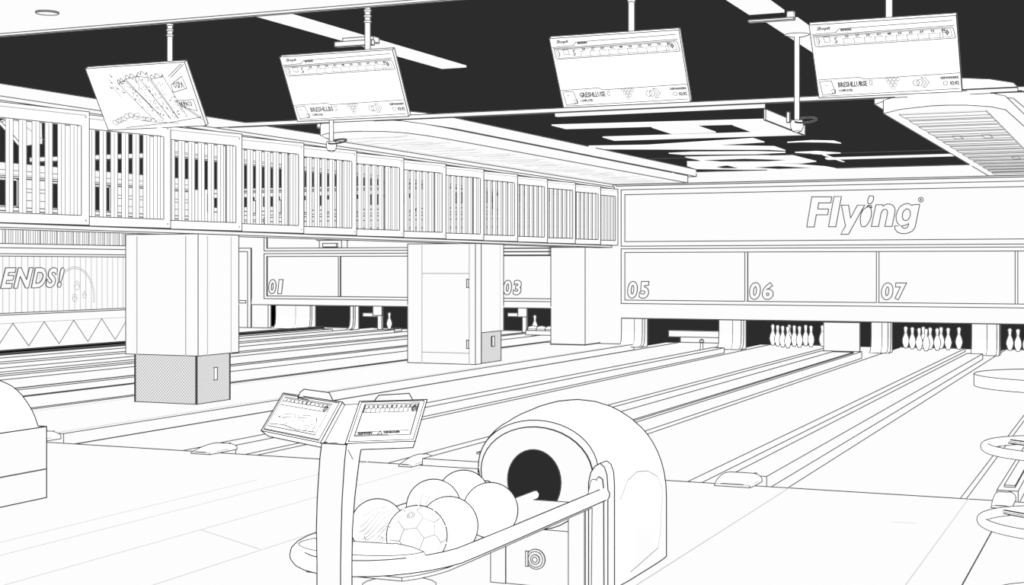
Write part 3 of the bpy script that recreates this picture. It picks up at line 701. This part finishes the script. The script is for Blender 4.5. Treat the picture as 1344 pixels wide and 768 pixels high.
# ================================================================ SCORE DISPLAYS
def display(TL, TR, BL, BR, Ytop, label, pole, art, name_text):
    tl, tr = GY(*TL, Ytop), GY(*TR, Ytop)
    # the screen faces the approach, its lower edge swung away
    best = None
    for ia in range(10, 45):
        for ih in range(40, 110):
            an, h_ = math.radians(ia), ih*.01
            p = tl+Vector((0, math.sin(an), -math.cos(an)))*h_
            d_ = -SI*p.x+CO*p.y; e = abs(CX+F*(CO*p.x+SI*p.y)/d_-BL[0])+abs(HY-F*(p.z-H)/d_-BL[1])
            if best is None or e < best[0]: best = (e, an, h_)
    ang, hh = best[1], best[2]
    D = Vector((0, math.sin(ang), -math.cos(ang)))*hh
    U = tr-tl; U.z = (tl.z+tr.z)/2-tl.z if False else U.z; U.y = 0
    zav = (tl.z+tr.z)/2
    tl.z = zav; tr.z = zav; U = tr-tl
    N = D.cross(U).normalized()
    if N.y > 0: N = -N
    cen = tl+U/2
    t = thing('score_display', label, 'display', (cen.x, cen.y, cen.z), 'score displays hanging in a row over the approach')
    build('housing', MB().obox(tl, U, D, -N*.035), WHITE, t)
    fn0 = plane_pts(tl+N*.003, U, D)
    sc_ = MB().obox(tl+N*.0005+U*.006+D*.012, U*.985, D*.975, N*.001)
    s = build('screen', sc_, WHITE, t, 'no')
    w = .0055; mb = MB()
    art(mb, fn0, w*(1.25 if art is cartoon_art else 1), N, name_text)
    build('graphics', mb, INK, s, 'no')
    # pole to the ceiling
    px = pole; p0 = tl+U*((GY(px, TL[1], Ytop).x-tl.x)/U.x)+D*.15-N*.055
    build('pole', MB().tube([(p0.x, p0.y+.02, p0.z-.05), (p0.x, p0.y+.02, ZC-.002)], .02, 12), WHITE, t)
    mb = MB()
    for z in (p0.z+.26, p0.z+.3, p0.z+.34): mb.lathe([(.025, 0), (.025, .015)], (p0.x, p0.y+.02, z), 12)
    build('collar', mb, WHITE, t)
    return t
def score_art(mb, f, w, N, txt):
    R = lambda pts, c=False, k=1.0: mb.ribbon([f(u, v) for u, v in pts], w*k, N, c)
    scribble(mb, f, .05, .145, .03, .085, 'Shopit', w*.7, N, .3)
    R([(.01, .125), (.18, .115), (.205, .07), (.97, .055)]); R([(.015, .14), (.98, .12)])
    scribble(mb, f, .215, .29, .075, .1, 'BEMRERE', w*.6, N)
    R([(.02, .155), (.965, .14), (.975, .16), (.985, .275), (.975, .285), (.035, .295), (.025, .28)], True)
    R([(.035, .17), (.955, .155), (.965, .265), (.045, .28)], True, .7)
    for k in range(10):
        u = .225+k*.073
        R([(u, .2), (u+.004, .275)], False, .7); R([(u, .205), (u+.058, .203)], False, .7)
        scribble(mb, f, u+.015, u+.04, .16, .19, '%d' % (20+k*7), w*.6, N)
    R([(.9, .15), (.905, .27)], False, .7)
    scribble(mb, f, .92, .945, .17, .24, '0', w*.8, N)
    R([(.09, .165), (.13, .165), (.135, .235), (.095, .24)], True, .8)
    scribble(mb, f, .05, .06, .18, .26, ')', w*.7, N); scribble(mb, f, .165, .185, .18, .26, '5', w*.7, N)
    R([(.005, .745), (.31, .735), (.34, .765), (.995, .745)])
    R([(.02, .77), (.105, .765), (.12, .9), (.12, .945), (.03, .955)], True)
    R([(.1, .89), (.125, .89), (.125, .94), (.1, .94)], True, .8); R([(.05, .82), (.075, .83)], False, .8)
    scribble(mb, f, .15, .355, .79, .86, txt, w*.75, N); scribble(mb, f, .375, .39, .785, .85, '1', w*.75, N)
    scribble(mb, f, .15, .25, .89, .925, 'COMPLATED', w*.5, N)
    for r in range(4):
        for k in range(4-r):
            uc, vc = .495+k*.026+r*.013, .785+r*.04
            R([(uc+.011*math.cos(a), vc+.02*math.sin(a)) for a in [2*PI*i/8 for i in range(8)]], True, .6)
    for uc in (.695, .72): R([(uc+.022*math.cos(a), .85+.042*math.sin(a)) for a in [2*PI*i/14 for i in range(14)]], True, .8)
    R([(.73, .78), (.76, .79), (.785, .85), (.755, .92), (.74, .91), (.765, .85), (.74, .8)], True, .8)
    scribble(mb, f, .865, .985, .785, .815, 'REMARRERE', w*.6, N)
    R([(.895+.015*math.cos(a), .875+.028*math.sin(a)) for a in [2*PI*i/10 for i in range(10)]], True, .8)
    scribble(mb, f, .925, .985, .85, .9, '02:02', w*.7, N)
    R([(.02, .975), (.985, .955)])
def cartoon_art(mb, f, w, N, txt):
    R = lambda pts, c=False, k=1.0: mb.ribbon([f(u, v) for u, v in pts], w*k, N, c)
    rnd = random.Random(5)
    # four leaning fan-like columns with scalloped tops
    cols = [((.28, .26), (.36, .22), (.61, .87), (.52, .89)), ((.37, .2), (.5, .17), (.68, .86), (.61, .87)), ((.5, .17), (.6, .2), (.75, .86), (.68, .87)), ((.62, .22), (.75, .2), (.85, .85), (.76, .86))]
    for a, b, c, d in cols:
        R([a, d]); R([b, c])
        m = [(a[0]+(b[0]-a[0])*i/6+.0, a[1]-.06-.03*math.sin(i*2.3)+.03*abs(i-3)/3) for i in range(7)]; R([a]+m+[b], True)
        for i in range(34):
            s, q = rnd.random(), .1+.8*rnd.random()
            L = (a[0]+(d[0]-a[0])*s, a[1]+(d[1]-a[1])*s); Q = (b[0]+(c[0]-b[0])*s, b[1]+(c[1]-b[1])*s)
            u, v = L[0]+(Q[0]-L[0])*q, L[1]+(Q[1]-L[1])*q
            R([(u, v), (u+.012*rnd.uniform(-1, 1), v+.03*rnd.uniform(-1, 1)), (u+.01*rnd.random(), v+.02*rnd.random())], False, .7)
    R([(.8, .2), (.965, .02)]); R([(.82, .22), (.985, .03)]); R([(.83, .72), (.985, .97)]) if False else None
    R([(.84, .68), (.99, .9)]); R([(.845, .66), (.985, .86)])
    R([(.8, .33), (.93, .21), (.94, .4), (.795, .45)], True); R([(.8, .58), (.97, .58), (.965, .76), (.8, .66)], True)
    scribble(mb, f, .82, .92, .29, .39, 'OSPA', w*.6, N); scribble(mb, f, .82, .94, .6, .68, 'NUPACO', w*.6, N)
    for k in range(12):
        u0, v0 = .11+.035*k+rnd.uniform(-.01, .01), .88-.1*math.sin(k/11*PI)*rnd.uniform(.5, 1.2)
        R([(u0+.03*math.cos(a), v0+.035*math.sin(a)*rnd.uniform(.7, 1.3)) for a in [2*PI*i/9 for i in range(9)]], True, .8)
    R([(.2, .97), (.6, .93), (.985, .86)]); R([(.52, .9), (.75, .94)], False, .8)
    for u, v in ((.22, .1), (.2, .2), (.3, .22), (.24, .3), (.29, .36), (.18, .28)):
        R([(u, v), (u+.02, v+.06), (u+.005, v+.04), (u+.03, v+.05)], False, .8)
    R([(.21, .3), (.26, .48)], False, .8)
YD = 9.0
display((112, 91), (242, 80.5), (142, 172), (270, 164), YD, 'tilted display showing a cartoon of leaning columns, leftmost of the four hanging displays', 211.5, cartoon_art, '')
display((367, 76), (515, 64), (391, 160), (536, 153), YD, 'hanging score display above the rounded end of the left canopy, second from the left', 473, score_art, 'BRESHLLB5')
display((721, 51), (891, 39), (740, 142), (907, 134), YD, 'hanging score display in front of the ceiling frame, third from the left', 822, score_art, 'GRESHLLUSE')
display((1062, 33), (1255, 20.5), (1075, 129), (1262, 122), YD, 'hanging score display above the slatted right canopy, rightmost of the four', 1163, score_art, 'BRESHLLUBSE')

# ================================================================ BALL RETURN
def hood(XC, dY, label, full=True):
    t = thing('ball_return', label, 'ball return', (XC, 6.6+dY, 0))
    HW = .355
    ys = [6.17, 6.2, 6.3, 6.42, 6.55, 6.7, 6.82, 6.92, 7.0, 7.05, 7.08]
    hs = [.765, .785, .805, .818, .822, .815, .80, .78, .755, .735, .70]
    z0s = [.53, .5, .4, .33]+[.3]*7; wls = [.25, .27, .335, .35, .355, .355, .355, .353, .35, .345, .335]
    ws = [.3, .315, .35, .355, .355, .355, .355, .353, .35, .345, .335]
    rings = []
    for y, h, w_, z0, wl in zip(ys, hs, ws, z0s, wls):
        q = []
        for i in range(25):
            a = PI*i/24
            q.append((XC+w_*math.cos(a)*(1.0), y+dY, z0+(h-z0)*math.sin(a)**.92))
        q = [(XC+max(w_, .33), y+dY, .003), (XC+max(w_, .33), y+dY, .15)]+q+[(XC-min(wl, .25), y+dY, .27), (XC-.2, y+dY, .003)]
        rings.append(q)
    build('hood', MB().loft(rings), WHITE, t, 'strong')
    return t
T = hood(-2.545, 0, 'rounded white ball return with a round dark mouth and steel rails in the foreground')
XC = -2.545
# front plate: thick disc with a rim
def plate_pts(s, y):
    q = []
    for i in range(40):
        a = 2*PI*i/40
        r = 1.0
        x = XC-.004+.278*s*math.cos(a); z = .522+(.212 if math.sin(a) > 0 else .26)*s*math.sin(a)
        if math.sin(a) < -.35: x = XC+(x-XC)*.96
        q.append((x, y, z))
    return q
build('front_plate', MB().loft([plate_pts(1.0, 6.168), plate_pts(1.0, 6.162)]), WHITE, T, 'strong', smooth=True)
def mouth(s, y, n=36):
    q = []
    for i in range(n):
        a = 2*PI*i/n
        q.append((XC-.012+.133*s*math.cos(a), y, .485+(.145 if math.sin(a) > 0 else .16)*s*math.sin(a)))
    return q
build('mouth', MB().loft([mouth(1, 6.161), mouth(1, 6.157)]), DARK, T, 'plain')
build('ball_lift', MB().tube([(XC-.06, 5.98, .40), (XC-.0, 6.18, .425)], .018, 12), WHITE, T, 'plain')
# fender on the right with its rounded shoulder
fp = [(XC+.27, .003), (XC+.27, .5), (XC+.28, .545), (XC+.3, .575), (XC+.325, .59), (XC+.345, .575), (XC+.358, .54), (XC+.362, .48), (XC+.362, .003)]
build('fender', MB().prism([(x, 6.12, z) for x, z in fp], (0, .09, 0)), WHITE, T, 'strong')
fp2 = [(XC+.285, .003), (XC+.29, .47), (XC+.3, .505), (XC+.32, .53), (XC+.338, .52), (XC+.343, .48), (XC+.345, .003)]
build('fender_recess', MB().prism([(x, 6.114, z) for x, z in fp2], (0, .005, 0)), WHITE, T, 'plain')
# moulded line on the flank
mb = MB(); xs = XC+.357
fl = [(6.3, .40), (6.45, .47), (6.6, .49), (6.75, .475), (6.88, .43), (6.93, .36), (6.9, .15), (6.86, .08), (6.3, .03)]
def onflank(y, z):
    x = HWx = .3605
    if z > .3: x = .3575*math.sqrt(max(0, 1-((z-.3)/(.515))**2))+.006
    return Vector((XC+x, y, z))
pts = []
for i in range(len(fl)-1):
    for k in range(4): s = k/4; pts.append(onflank(fl[i][0]+(fl[i+1][0]-fl[i][0])*s, fl[i][1]+(fl[i+1][1]-fl[i][1])*s))
mb.ribbon(pts, .004, (1, 0, .1)); build('flank_line', mb, MIDINK, T, 'no')
# cabinet under the mouth
cx0, cx1, cx2, cx3 = [GY(p, 740, 6.15).x for p in (644, 663.6, 746.7, 768)]
cb = build('cabinet', MB().box(cx0, cx2, 6.155, 6.9, .003, .265), WHITE, T, 'plain')
build('cabinet_post', MB().box(cx2+.001, cx3, 6.14, 6.154, .003, .39), WHITE, T, 'plain')
build('side_strip', MB().box(cx0, cx1, 6.149, 6.154, .003, .264), WHITE, T, 'plain')
lk = GY(703.5, 734, 6.155)
mb = MB()
for r, y in ((.046, 0), (.036, -.004), (.022, -.008), (.012, -.011)): mb.lathe([(r, y), (r, y-.004)], (lk.x, 6.155, lk.z), 24, 'y')
build('lock', mb, WHITE, T, 'plain')
build('lock_tab', MB().box(lk.x-.048, lk.x-.036, 6.145, 6.158, lk.z-.035, lk.z+.035), WHITE, T, 'plain')
# rails: one U of tube, two straights and a curved front
RZ = .45; xr, xl_ = -2.205, -2.83
path = [(xr, 6.13, RZ), (xr, 5.6, RZ), (xr, 5.1, RZ), (xr-.002, 4.8, RZ)]
for i in range(1, 16):
    a = PI*i/16; path.append(((xr+xl_)/2+(xr-xl_)/2*math.cos(a), 4.72-.44*math.sin(a), RZ))
path += [(xl_, 4.8, RZ), (xl_, 5.2, RZ), (xl_, 5.7, RZ), (xl_+.05, 6.13, RZ)]
rad = [.027]*len(path)
build('rail', MB().tube(path, rad, 16), WHITE, T, 'strong')
build('rail_line', MB().ribbon([(xr+.0275*.8+.002, y, RZ-.0275*.6) for y in (6.1, 5.5, 5.0, 4.78)], .002, (.8, 0, -.6)), MIDINK, T, 'no')  # thin grey line drawn along the lower side of the right rail
# tray floor and moulded front
mb = MB(); q0 = [(x, y, .37) for x, y, z in path]
mb.prism([((x-(xr+xl_)/2)*.86+(xr+xl_)/2, max(y, 4.42), .392) for x, y, z in path], (0, 0, .012))
build('tray', mb, WHITE, T, 'plain')
rings = []
for s, z in ((.84, .43), (.83, .462), (.78, .487), (.64, .500), (.42, .508)):
    q = []
    for i in range(21):
        a = PI*i/20; q.append(((xr+xl_)/2-.0+(xr-xl_)/2*s*math.cos(a), 4.48-.19*s*math.sin(a), z))
    q += [((xr+xl_)/2-.28*s, 4.485, z-.012), ((xr+xl_)/2, 4.487, z-.01), ((xr+xl_)/2+.28*s, 4.485, z-.015)]
    rings.append(q)
build('tray_front', MB().loft(rings), WHITE, T, 'plain')
bd = MB().ribbon([GZ(478, 704, .512), GZ(500, 704, .512), GZ(503, 708, .512), GZ(480, 709, .512)], .0035, (0, 0, 1), True)
bd.ribbon([GZ(p, q, .5) for p, q in ((463, 731), (490, 731.5), (515, 731))], .003, (0, 0, 1))
build('moulded_line', bd, MIDINK, T, 'no')
build('under_bracket', MB().lathe([(.04, -.3), (.06, -.2), (.1, -.08), (.13, 0)], (-2.38, 4.5, .36), 20), WHITE, T, 'plain')
build('rail_mount', MB().tube([(xr-.03, 6.2, .5), (xr-.04, 6.12, .5), (xr-.04, 6.08, .44)], .02, 10), WHITE, T, 'plain')
# the neighbouring one at the left edge
T2 = hood(-6.73, .16, 'second white ball return hood cut off by the left edge of the picture')
h2 = [o for o in bpy.data.objects if o.parent == T2][0]
build('base_band', MB().box(-7.095, -6.365, 6.25, 7.26, .004, .455), WHITE, T2, 'strong')
build('band_joint', MB().ribbon([(-6.36, 6.26, .187), (-6.36, 7.25, .187)], .009, (1, 0, 0)), INK, T2, 'no')

# ---------------------------------------------------------------- balls in the tray
def sphere(c, r, n=72, m=44):
    mb = MB(); b = []
    prof = [(r*math.sin(PI*i/m), -r*math.cos(PI*i/m)) for i in range(m+1)]
    prof[0] = (.0005, -r); prof[-1] = (.0005, r)
    mb.lathe(prof, c, n); return mb
def rel(c, dpx):                              # a point of the ball surface where it faces a given direction
    return c
R_ = .108
balls = [((-2.362, 4.60, .514), 'hex', 'bowling ball with a soccer-like pattern of hexagons, nearest in the tray'),
         ((-2.345, 4.825, .514), None, 'plain white bowling ball right behind the hexagon ball in the tray'),
         ((-2.345, 5.2, .514), None, 'plain white bowling ball nearest the dark mouth, on the right row of the tray'),
         ((-2.61, 4.76, .514), 'swirl', 'marbled bowling ball behind the console post, leftmost in the tray'),
         ((-2.59, 5.19, .514), 'stripe', 'striped marbled bowling ball in the middle of the left row of the tray'),
         ((-2.59, 5.47, .514), None, 'plain white bowling ball at the back of the left row of the tray')]
cam_p = Vector((0, 0, H))
def surf(c, r, vecs, off=.0003):
    return [Vector(c)+Vector(v).normalized()*(r+off) for v in vecs]
def sribbon(mb, c, r, dirs, w, closed=False):
    P = surf(c, r, dirs); m = len(P); L = []
    for i, p in enumerate(P):
        a = P[(i-1) % m] if (closed or i) else p; b = P[(i+1) % m] if (closed or i < m-1) else p
        n = (p-Vector(c)).normalized(); t_ = (b-a).normalized(); sd = n.cross(t_)*w/2; L += [p+sd, p-sd]
    b0 = len(mb.v); mb.v += L
    for i in range(m if closed else m-1):
        j = (i+1) % m; mb.f.append((b0+2*i, b0+2*i+1, b0+2*j+1, b0+2*j))
def slerp_path(a, b, n=6):
    a, b = Vector(a).normalized(), Vector(b).normalized()
    return [a.lerp(b, i/n).normalized() for i in range(n+1)]
phi = (1+5**.5)/2
ico = []
for s1 in (-1, 1):
    for s2 in (-1, 1):
        ico += [Vector((0, s1, s2*phi)), Vector((s1, s2*phi, 0)), Vector((s2*phi, 0, s1))]
ico_e = [(i, j) for i in range(12) for j in range(i+1, 12) if (ico[i]-ico[j]).length < 2.01]
for c, kind, l in balls:
    c = Vector(c); r = R_ if kind != 'swirl' else .1
    if kind == 'swirl': c.z -= .008
    if kind is None:
        tag(build('bowling_ball', sphere(c, r), WHITE, None, 'strong', origin=c), l, 'bowling ball', 'bowling balls on the ball return'); continue
    t = thing('bowling_ball', l, 'bowling ball', c, 'bowling balls on the ball return')
    b = build('shell', sphere(c, r), WHITE, t, 'strong', origin=c)
    view = (cam_p-c).normalized(); rt = Vector((0, 0, 1)).cross(view).normalized(); up = view.cross(rt)
    mb = MB()
    if kind == 'hex':
        rot = Matrix.Rotation(.5, 3, 'X') @ Matrix.Rotation(.35, 3, 'Y') @ Matrix.Rotation(.9, 3, 'Z')
        I = [rot @ v for v in ico]
        seen = set()
        for i, j in ico_e:
            sribbon(mb, c, r, slerp_path(I[i].lerp(I[j], 1/3), I[i].lerp(I[j], 2/3)), .0032)
        for i in range(12):
            nb = [j for a, b2 in ico_e for j in ((b2,) if a == i else (a,) if b2 == i else ())]
            P = [I[i].lerp(I[j], 1/3) for j in nb]; ax = I[i].normalized(); e1 = ax.orthogonal().normalized(); e2 = ax.cross(e1)
            P.sort(key=lambda p: math.atan2(p.dot(e2), p.dot(e1)))
            for k in range(5): sribbon(mb, c, r, slerp_path(P[k], P[(k+1) % 5]), .0032)
    else:
        rnd = random.Random(3 if kind == 'swirl' else 9)
        for k in range(9):
            ph = -1.1+k*.27; am = rnd.uniform(.1, .35); fr = rnd.uniform(.8, 1.5)
            ds = []
            for i in range(22):
                s = -1+2*i/21
                if kind == 'stripe': u, v = math.sin(ph+.25*math.sin(fr*s)), s*.85
                else: u, v = s*.9, math.sin(ph*.8+am*math.sin(fr*s*2)+.5*s)
                ds.append(view*1.0+rt*u*1.1+up*v*1.1)
            sribbon(mb, c, r, ds[rnd.randint(0, 5):22-rnd.randint(0, 6)], .0024)
        for k in range(2):
            ds = [view+rt*(.35+(.18+.1*k)*math.cos(a))+up*(-.35+(.25+.12*k)*math.sin(a)+.05*math.sin(3*a)) for a in [2*PI*i/20 for i in range(18)]]
            sribbon(mb, c, r, ds, .0016)
    build('pattern', mb, MIDINK, b, 'no')
    if kind == 'hex':
        hd = (view+up*.95-rt*.28).normalized(); e1 = hd.orthogonal().normalized(); e2 = hd.cross(e1); mb = MB()
        for q in (.014, .008): sribbon(mb, c, r, [hd*r+e1*q*math.cos(a)+e2*q*math.sin(a) for a in [2*PI*i/14 for i in range(14)]], .003, True)
        build('finger_hole', mb, INK, b, 'no')

# ---------------------------------------------------------------- scoring console
P0 = GY(431, 700, 3.69)
T = thing('scoring_console', 'white post carrying two tilted touchscreens, in front of the ball return', 'scoring console', (P0.x, 3.73, 0))
def sec(x0, x1, y0, y1, z): return [(x0, y0, z), (x1, y0, z), (x1, y1, z), (x0, y1, z)]
x416, x447 = GY(416, 700, 3.69).x, GY(447, 700, 3.69).x
y462 = GX(462, 700, x447).y
rings = []
for z, e, ey in ((.003, 0, 0), (.6, 0, 0), (.70, -.002, .0), (.79, .001, .008), (.86, .006, .016), (.91, .01, .022), (.955, .016, .028)):
    rings.append(sec(x416+e, x447+e+.004*(z > .6), 3.69, y462+ey, z))
build('post', MB().loft(rings), WHITE, T, 'strong', smooth=False)
def touch(TL, TR, BL, BR, zt1, zb1, label, tabp):
    tl, tr, bl, br = GZ(*TL, zt1), GZ(*TR, zt1), GZ(*BL, zb1), GZ(*BR, zb1)
    U = ((tr-tl)+(br-bl))/2; V = ((bl-tl)+(br-tr))/2; c = (tl+tr+bl+br)/4
    N = V.cross(U).normalized()
    if N.z < 0: N = -N
    o = c-U/2-V/2
    tl, tr, br, bl = o, o+U, o+U+V, o+V
    q = [tl, tr, br, bl]
    hs = build('screen_housing', MB().loft([[p for p in q], [p-N*.03-(p-c)*.03 for p in q]]), WHITE, T, 'strong', smooth=False)
    inn = lambda s: [c+(p-c)*s+N*.0015 for p in q]
    build('bezel', MB().loft([inn(.93), [p+N*.002 for p in inn(.9)]]), WHITE, hs, 'plain', smooth=False)
    def f(u, v):
        a = tl.lerp(tr, .1+.8*u); b = bl.lerp(br, .1+.8*u); return a.lerp(b, .12+.76*v)+N*.008
    mb = MB(); w = .003
    R = lambda pts, cl=False, k=1.0: mb.ribbon([f(u, v) for u, v in pts], w*k, N, cl)
    R([(0, 0), (1, 0), (1, 1), (0, 1)], True, 1.2)
    R([(.02, .04), (.98, .04), (.98, .27), (.02, .27)], True); R([(.02, .14), (.98, .14)])
    for k in range(11):
        u = .06+k*.085; R([(u, .14), (u, .27)], False, .8); scribble(mb, f, u+.01, u+.045, .06, .12, 'AHKXRE5'[k % 7], w*.7, N)
    scribble(mb, f, .88, .97, .07, .25, '8', w, N)
    rnd = random.Random(len(label))
    if 'cartoon' in label:
        for k in range(9):
            u, v = .05+.1*k, .85-.25*rnd.random()
            R([(u, .95), (u+.04, v), (u+.1, v-.12*rnd.random()), (u+.09, .9)], False, .8)
        R([(.02, .93), (.3, .88), (.6, .96), (.98, .92)]); R([(.2, .55), (.4, .48), (.45, .6), (.1, .66)], True, .8)
        R([(.78, .95), (.8, .6), (.86, .5), (.9, .62), (.92, .95)], False, 1); R([(.5, .5), (.72, .46), (.74, .54), (.52, .58)], True, .8)
    else:
        R([(.02, .88), (.95, .86)]); scribble(mb, f, .05, .3, .88, .95, 'REIMWIN', w*.7, N); scribble(mb, f, .5, .8, .88, .94, 'WINBANER', w*.7, N)
        R([(.02, .97), (.6, .97)])
        R([(.4, .96), (.44, .86), (.48, .96)], True)
    build('graphics', mb, DEEPINK, hs, 'no')
    # tab behind the upper edge
    dd = tl.lerp(tr, .5); dep = -SI*dd.x+CO*dd.y+.015
    def GD(px, py):
        r_ = ray(px, py); return Vector((r_[0]*dep, r_[1]*dep, H+r_[2]*dep))
    build('rear_tab', MB().prism([GD(*p) for p in tabp], (-SI*.02, CO*.02, -.01)), WHITE, hs, 'strong')
    return tl, tr, bl, br, N
A = touch((371.9, 515.5), (449.5, 528.5), (342.5, 566), (420.5, 580.5), 1.065, .955, 'left cartoon', ((391, 522), (394, 515), (399, 511), (432, 515.5), (437, 526), (436, 532)))
B = touch((471.4, 528), (560.6, 523.5), (453.7, 581), (544.8, 580.5), 1.065, .955, 'right score', ((491, 530), (493, 524), (497, 519), (537, 516.5), (541, 524), (542, 530)))
mb = MB().prism([A[1]-A[4]*.012, B[0]-B[4]*.012, B[2]-B[4]*.012, A[3]-A[4]*.012], (0, .006, -.012)); build('bridge', mb, WHITE, T, 'plain')

mb = MB().ribbon([GY(p, q, 3.70) for p, q in ((421, 592), (425, 585.5), (432, 582), (441, 581.5), (450, 585), (457, 591), (463, 603))], .0028, (0, -1, 0))
build('top_seam', mb, DEEPINK, T, 'no')
# ---------------------------------------------------------------- round stand with rings at the right edge
D0 = 4.0; u0 = (1404-CX)/F
cx_, cy_ = (-SI+u0*CO)*D0, (CO+u0*SI)*D0
T = thing('ring_stand', 'round stand with a flat disc top and steel rings at the right edge', 'stand', (cx_, cy_, 0))
zq = lambda py: H-(py-HY)/F*D0
zd = zq(493)
build('disc_top', MB().lathe([(.252, zd-.032), (.252, zd)], (cx_, cy_, 0), 64), WHITE, T, 'plain')
for py, r in ((590, .222), (688, .232), (792, .21)):
    z = zq(py); build('ring', MB().tube([(cx_+r*math.cos(a), cy_+r*math.sin(a), z) for a in [2*PI*i/56 for i in range(56)]], .0125, 12, True), WHITE, T, 'plain')
    mb = MB()
    for k in range(3):
        a = 2*PI*k/3+.4; mb.tube([(cx_, cy_, z), (cx_+r*math.cos(a), cy_+r*math.sin(a), z)], .006, 8)
    build('spoke', mb, WHITE, T, 'plain')
build('pole', MB().tube([(cx_, cy_, .003), (cx_, cy_, zd-.032)], .025, 16), WHITE, T, 'plain')
build('foot', MB().lathe([(.24, .003), (.24, .02), (.04, .04)], (cx_, cy_, 0), 40), WHITE, T, 'plain')

# ================================================================ CAMERA, LIGHT, LOOK
cd = bpy.data.cameras.new('camera'); cam = bpy.data.objects.new('camera', cd); SC.collection.objects.link(cam)
cam.location = (0, 0, H); cam.rotation_euler = (PI/2, 0, TH)
cd.sensor_width = 36; cd.lens = F/1344*36; cd.shift_y = -(384-HY)/1344; cd.clip_end = 200; cd.clip_start = .05
SC.camera = cam
for i, d in enumerate(((0, 0, 1), (0, 0, -1), (1, 0, 0), (-1, 0, 0), (0, 1, 0), (0, -1, 0))):
    L = bpy.data.lights.new('even_light', 'SUN'); L.energy = PI/.8*.985; L.use_shadow = False; L.angle = 0  # shadowless suns along each axis, added for even light; no lamps of the hall
    o = bpy.data.objects.new('even_light', L); o.rotation_euler = Vector(d).to_track_quat('-Z', 'Y').to_euler(); SC.collection.objects.link(o)
w = bpy.data.worlds.new('world'); SC.world = w; w.use_nodes = True; w.node_tree.nodes['Background'].inputs[0].default_value = (.9, .9, .9, 1); w.node_tree.nodes['Background'].inputs[1].default_value = 0
SC.cycles.max_bounces = 0; SC.cycles.transparent_max_bounces = 128; SC.cycles.use_denoising = False; SC.cycles.pixel_filter_type = 'BLACKMAN_HARRIS'
vs = SC.view_settings; vs.view_transform = 'Standard'; vs.look = 'None'; vs.exposure = 0; vs.gamma = 1; vs.use_curve_mapping = False
# drawn outlines (Freestyle)
SC.render.use_freestyle = True
vl = SC.view_layers[0]; vl.use_freestyle = True; fs = vl.freestyle_settings
fs.crease_angle = math.radians(140)
fs.use_culling = False
for l in list(fs.linesets): fs.linesets.remove(l)
for k, th, g, al in (('strong', 1.45, .03, 1), ('plain', 1.15, .07, 1), ('fine', .85, .2, 1)):
    ls = fs.linesets.new(k+' outlines'); ls.select_by_collection = True; ls.collection = COL[k]; ls.collection_negation = 'INCLUSIVE'
    ls.select_silhouette = True; ls.select_border = True; ls.select_crease = True; ls.select_external_contour = False
    st_ = ls.linestyle or bpy.data.linestyles.new(k)
    ls.linestyle = st_; st_.thickness = th; st_.color = (g, g, g); st_.alpha = al; st_.thickness_position = 'CENTER'
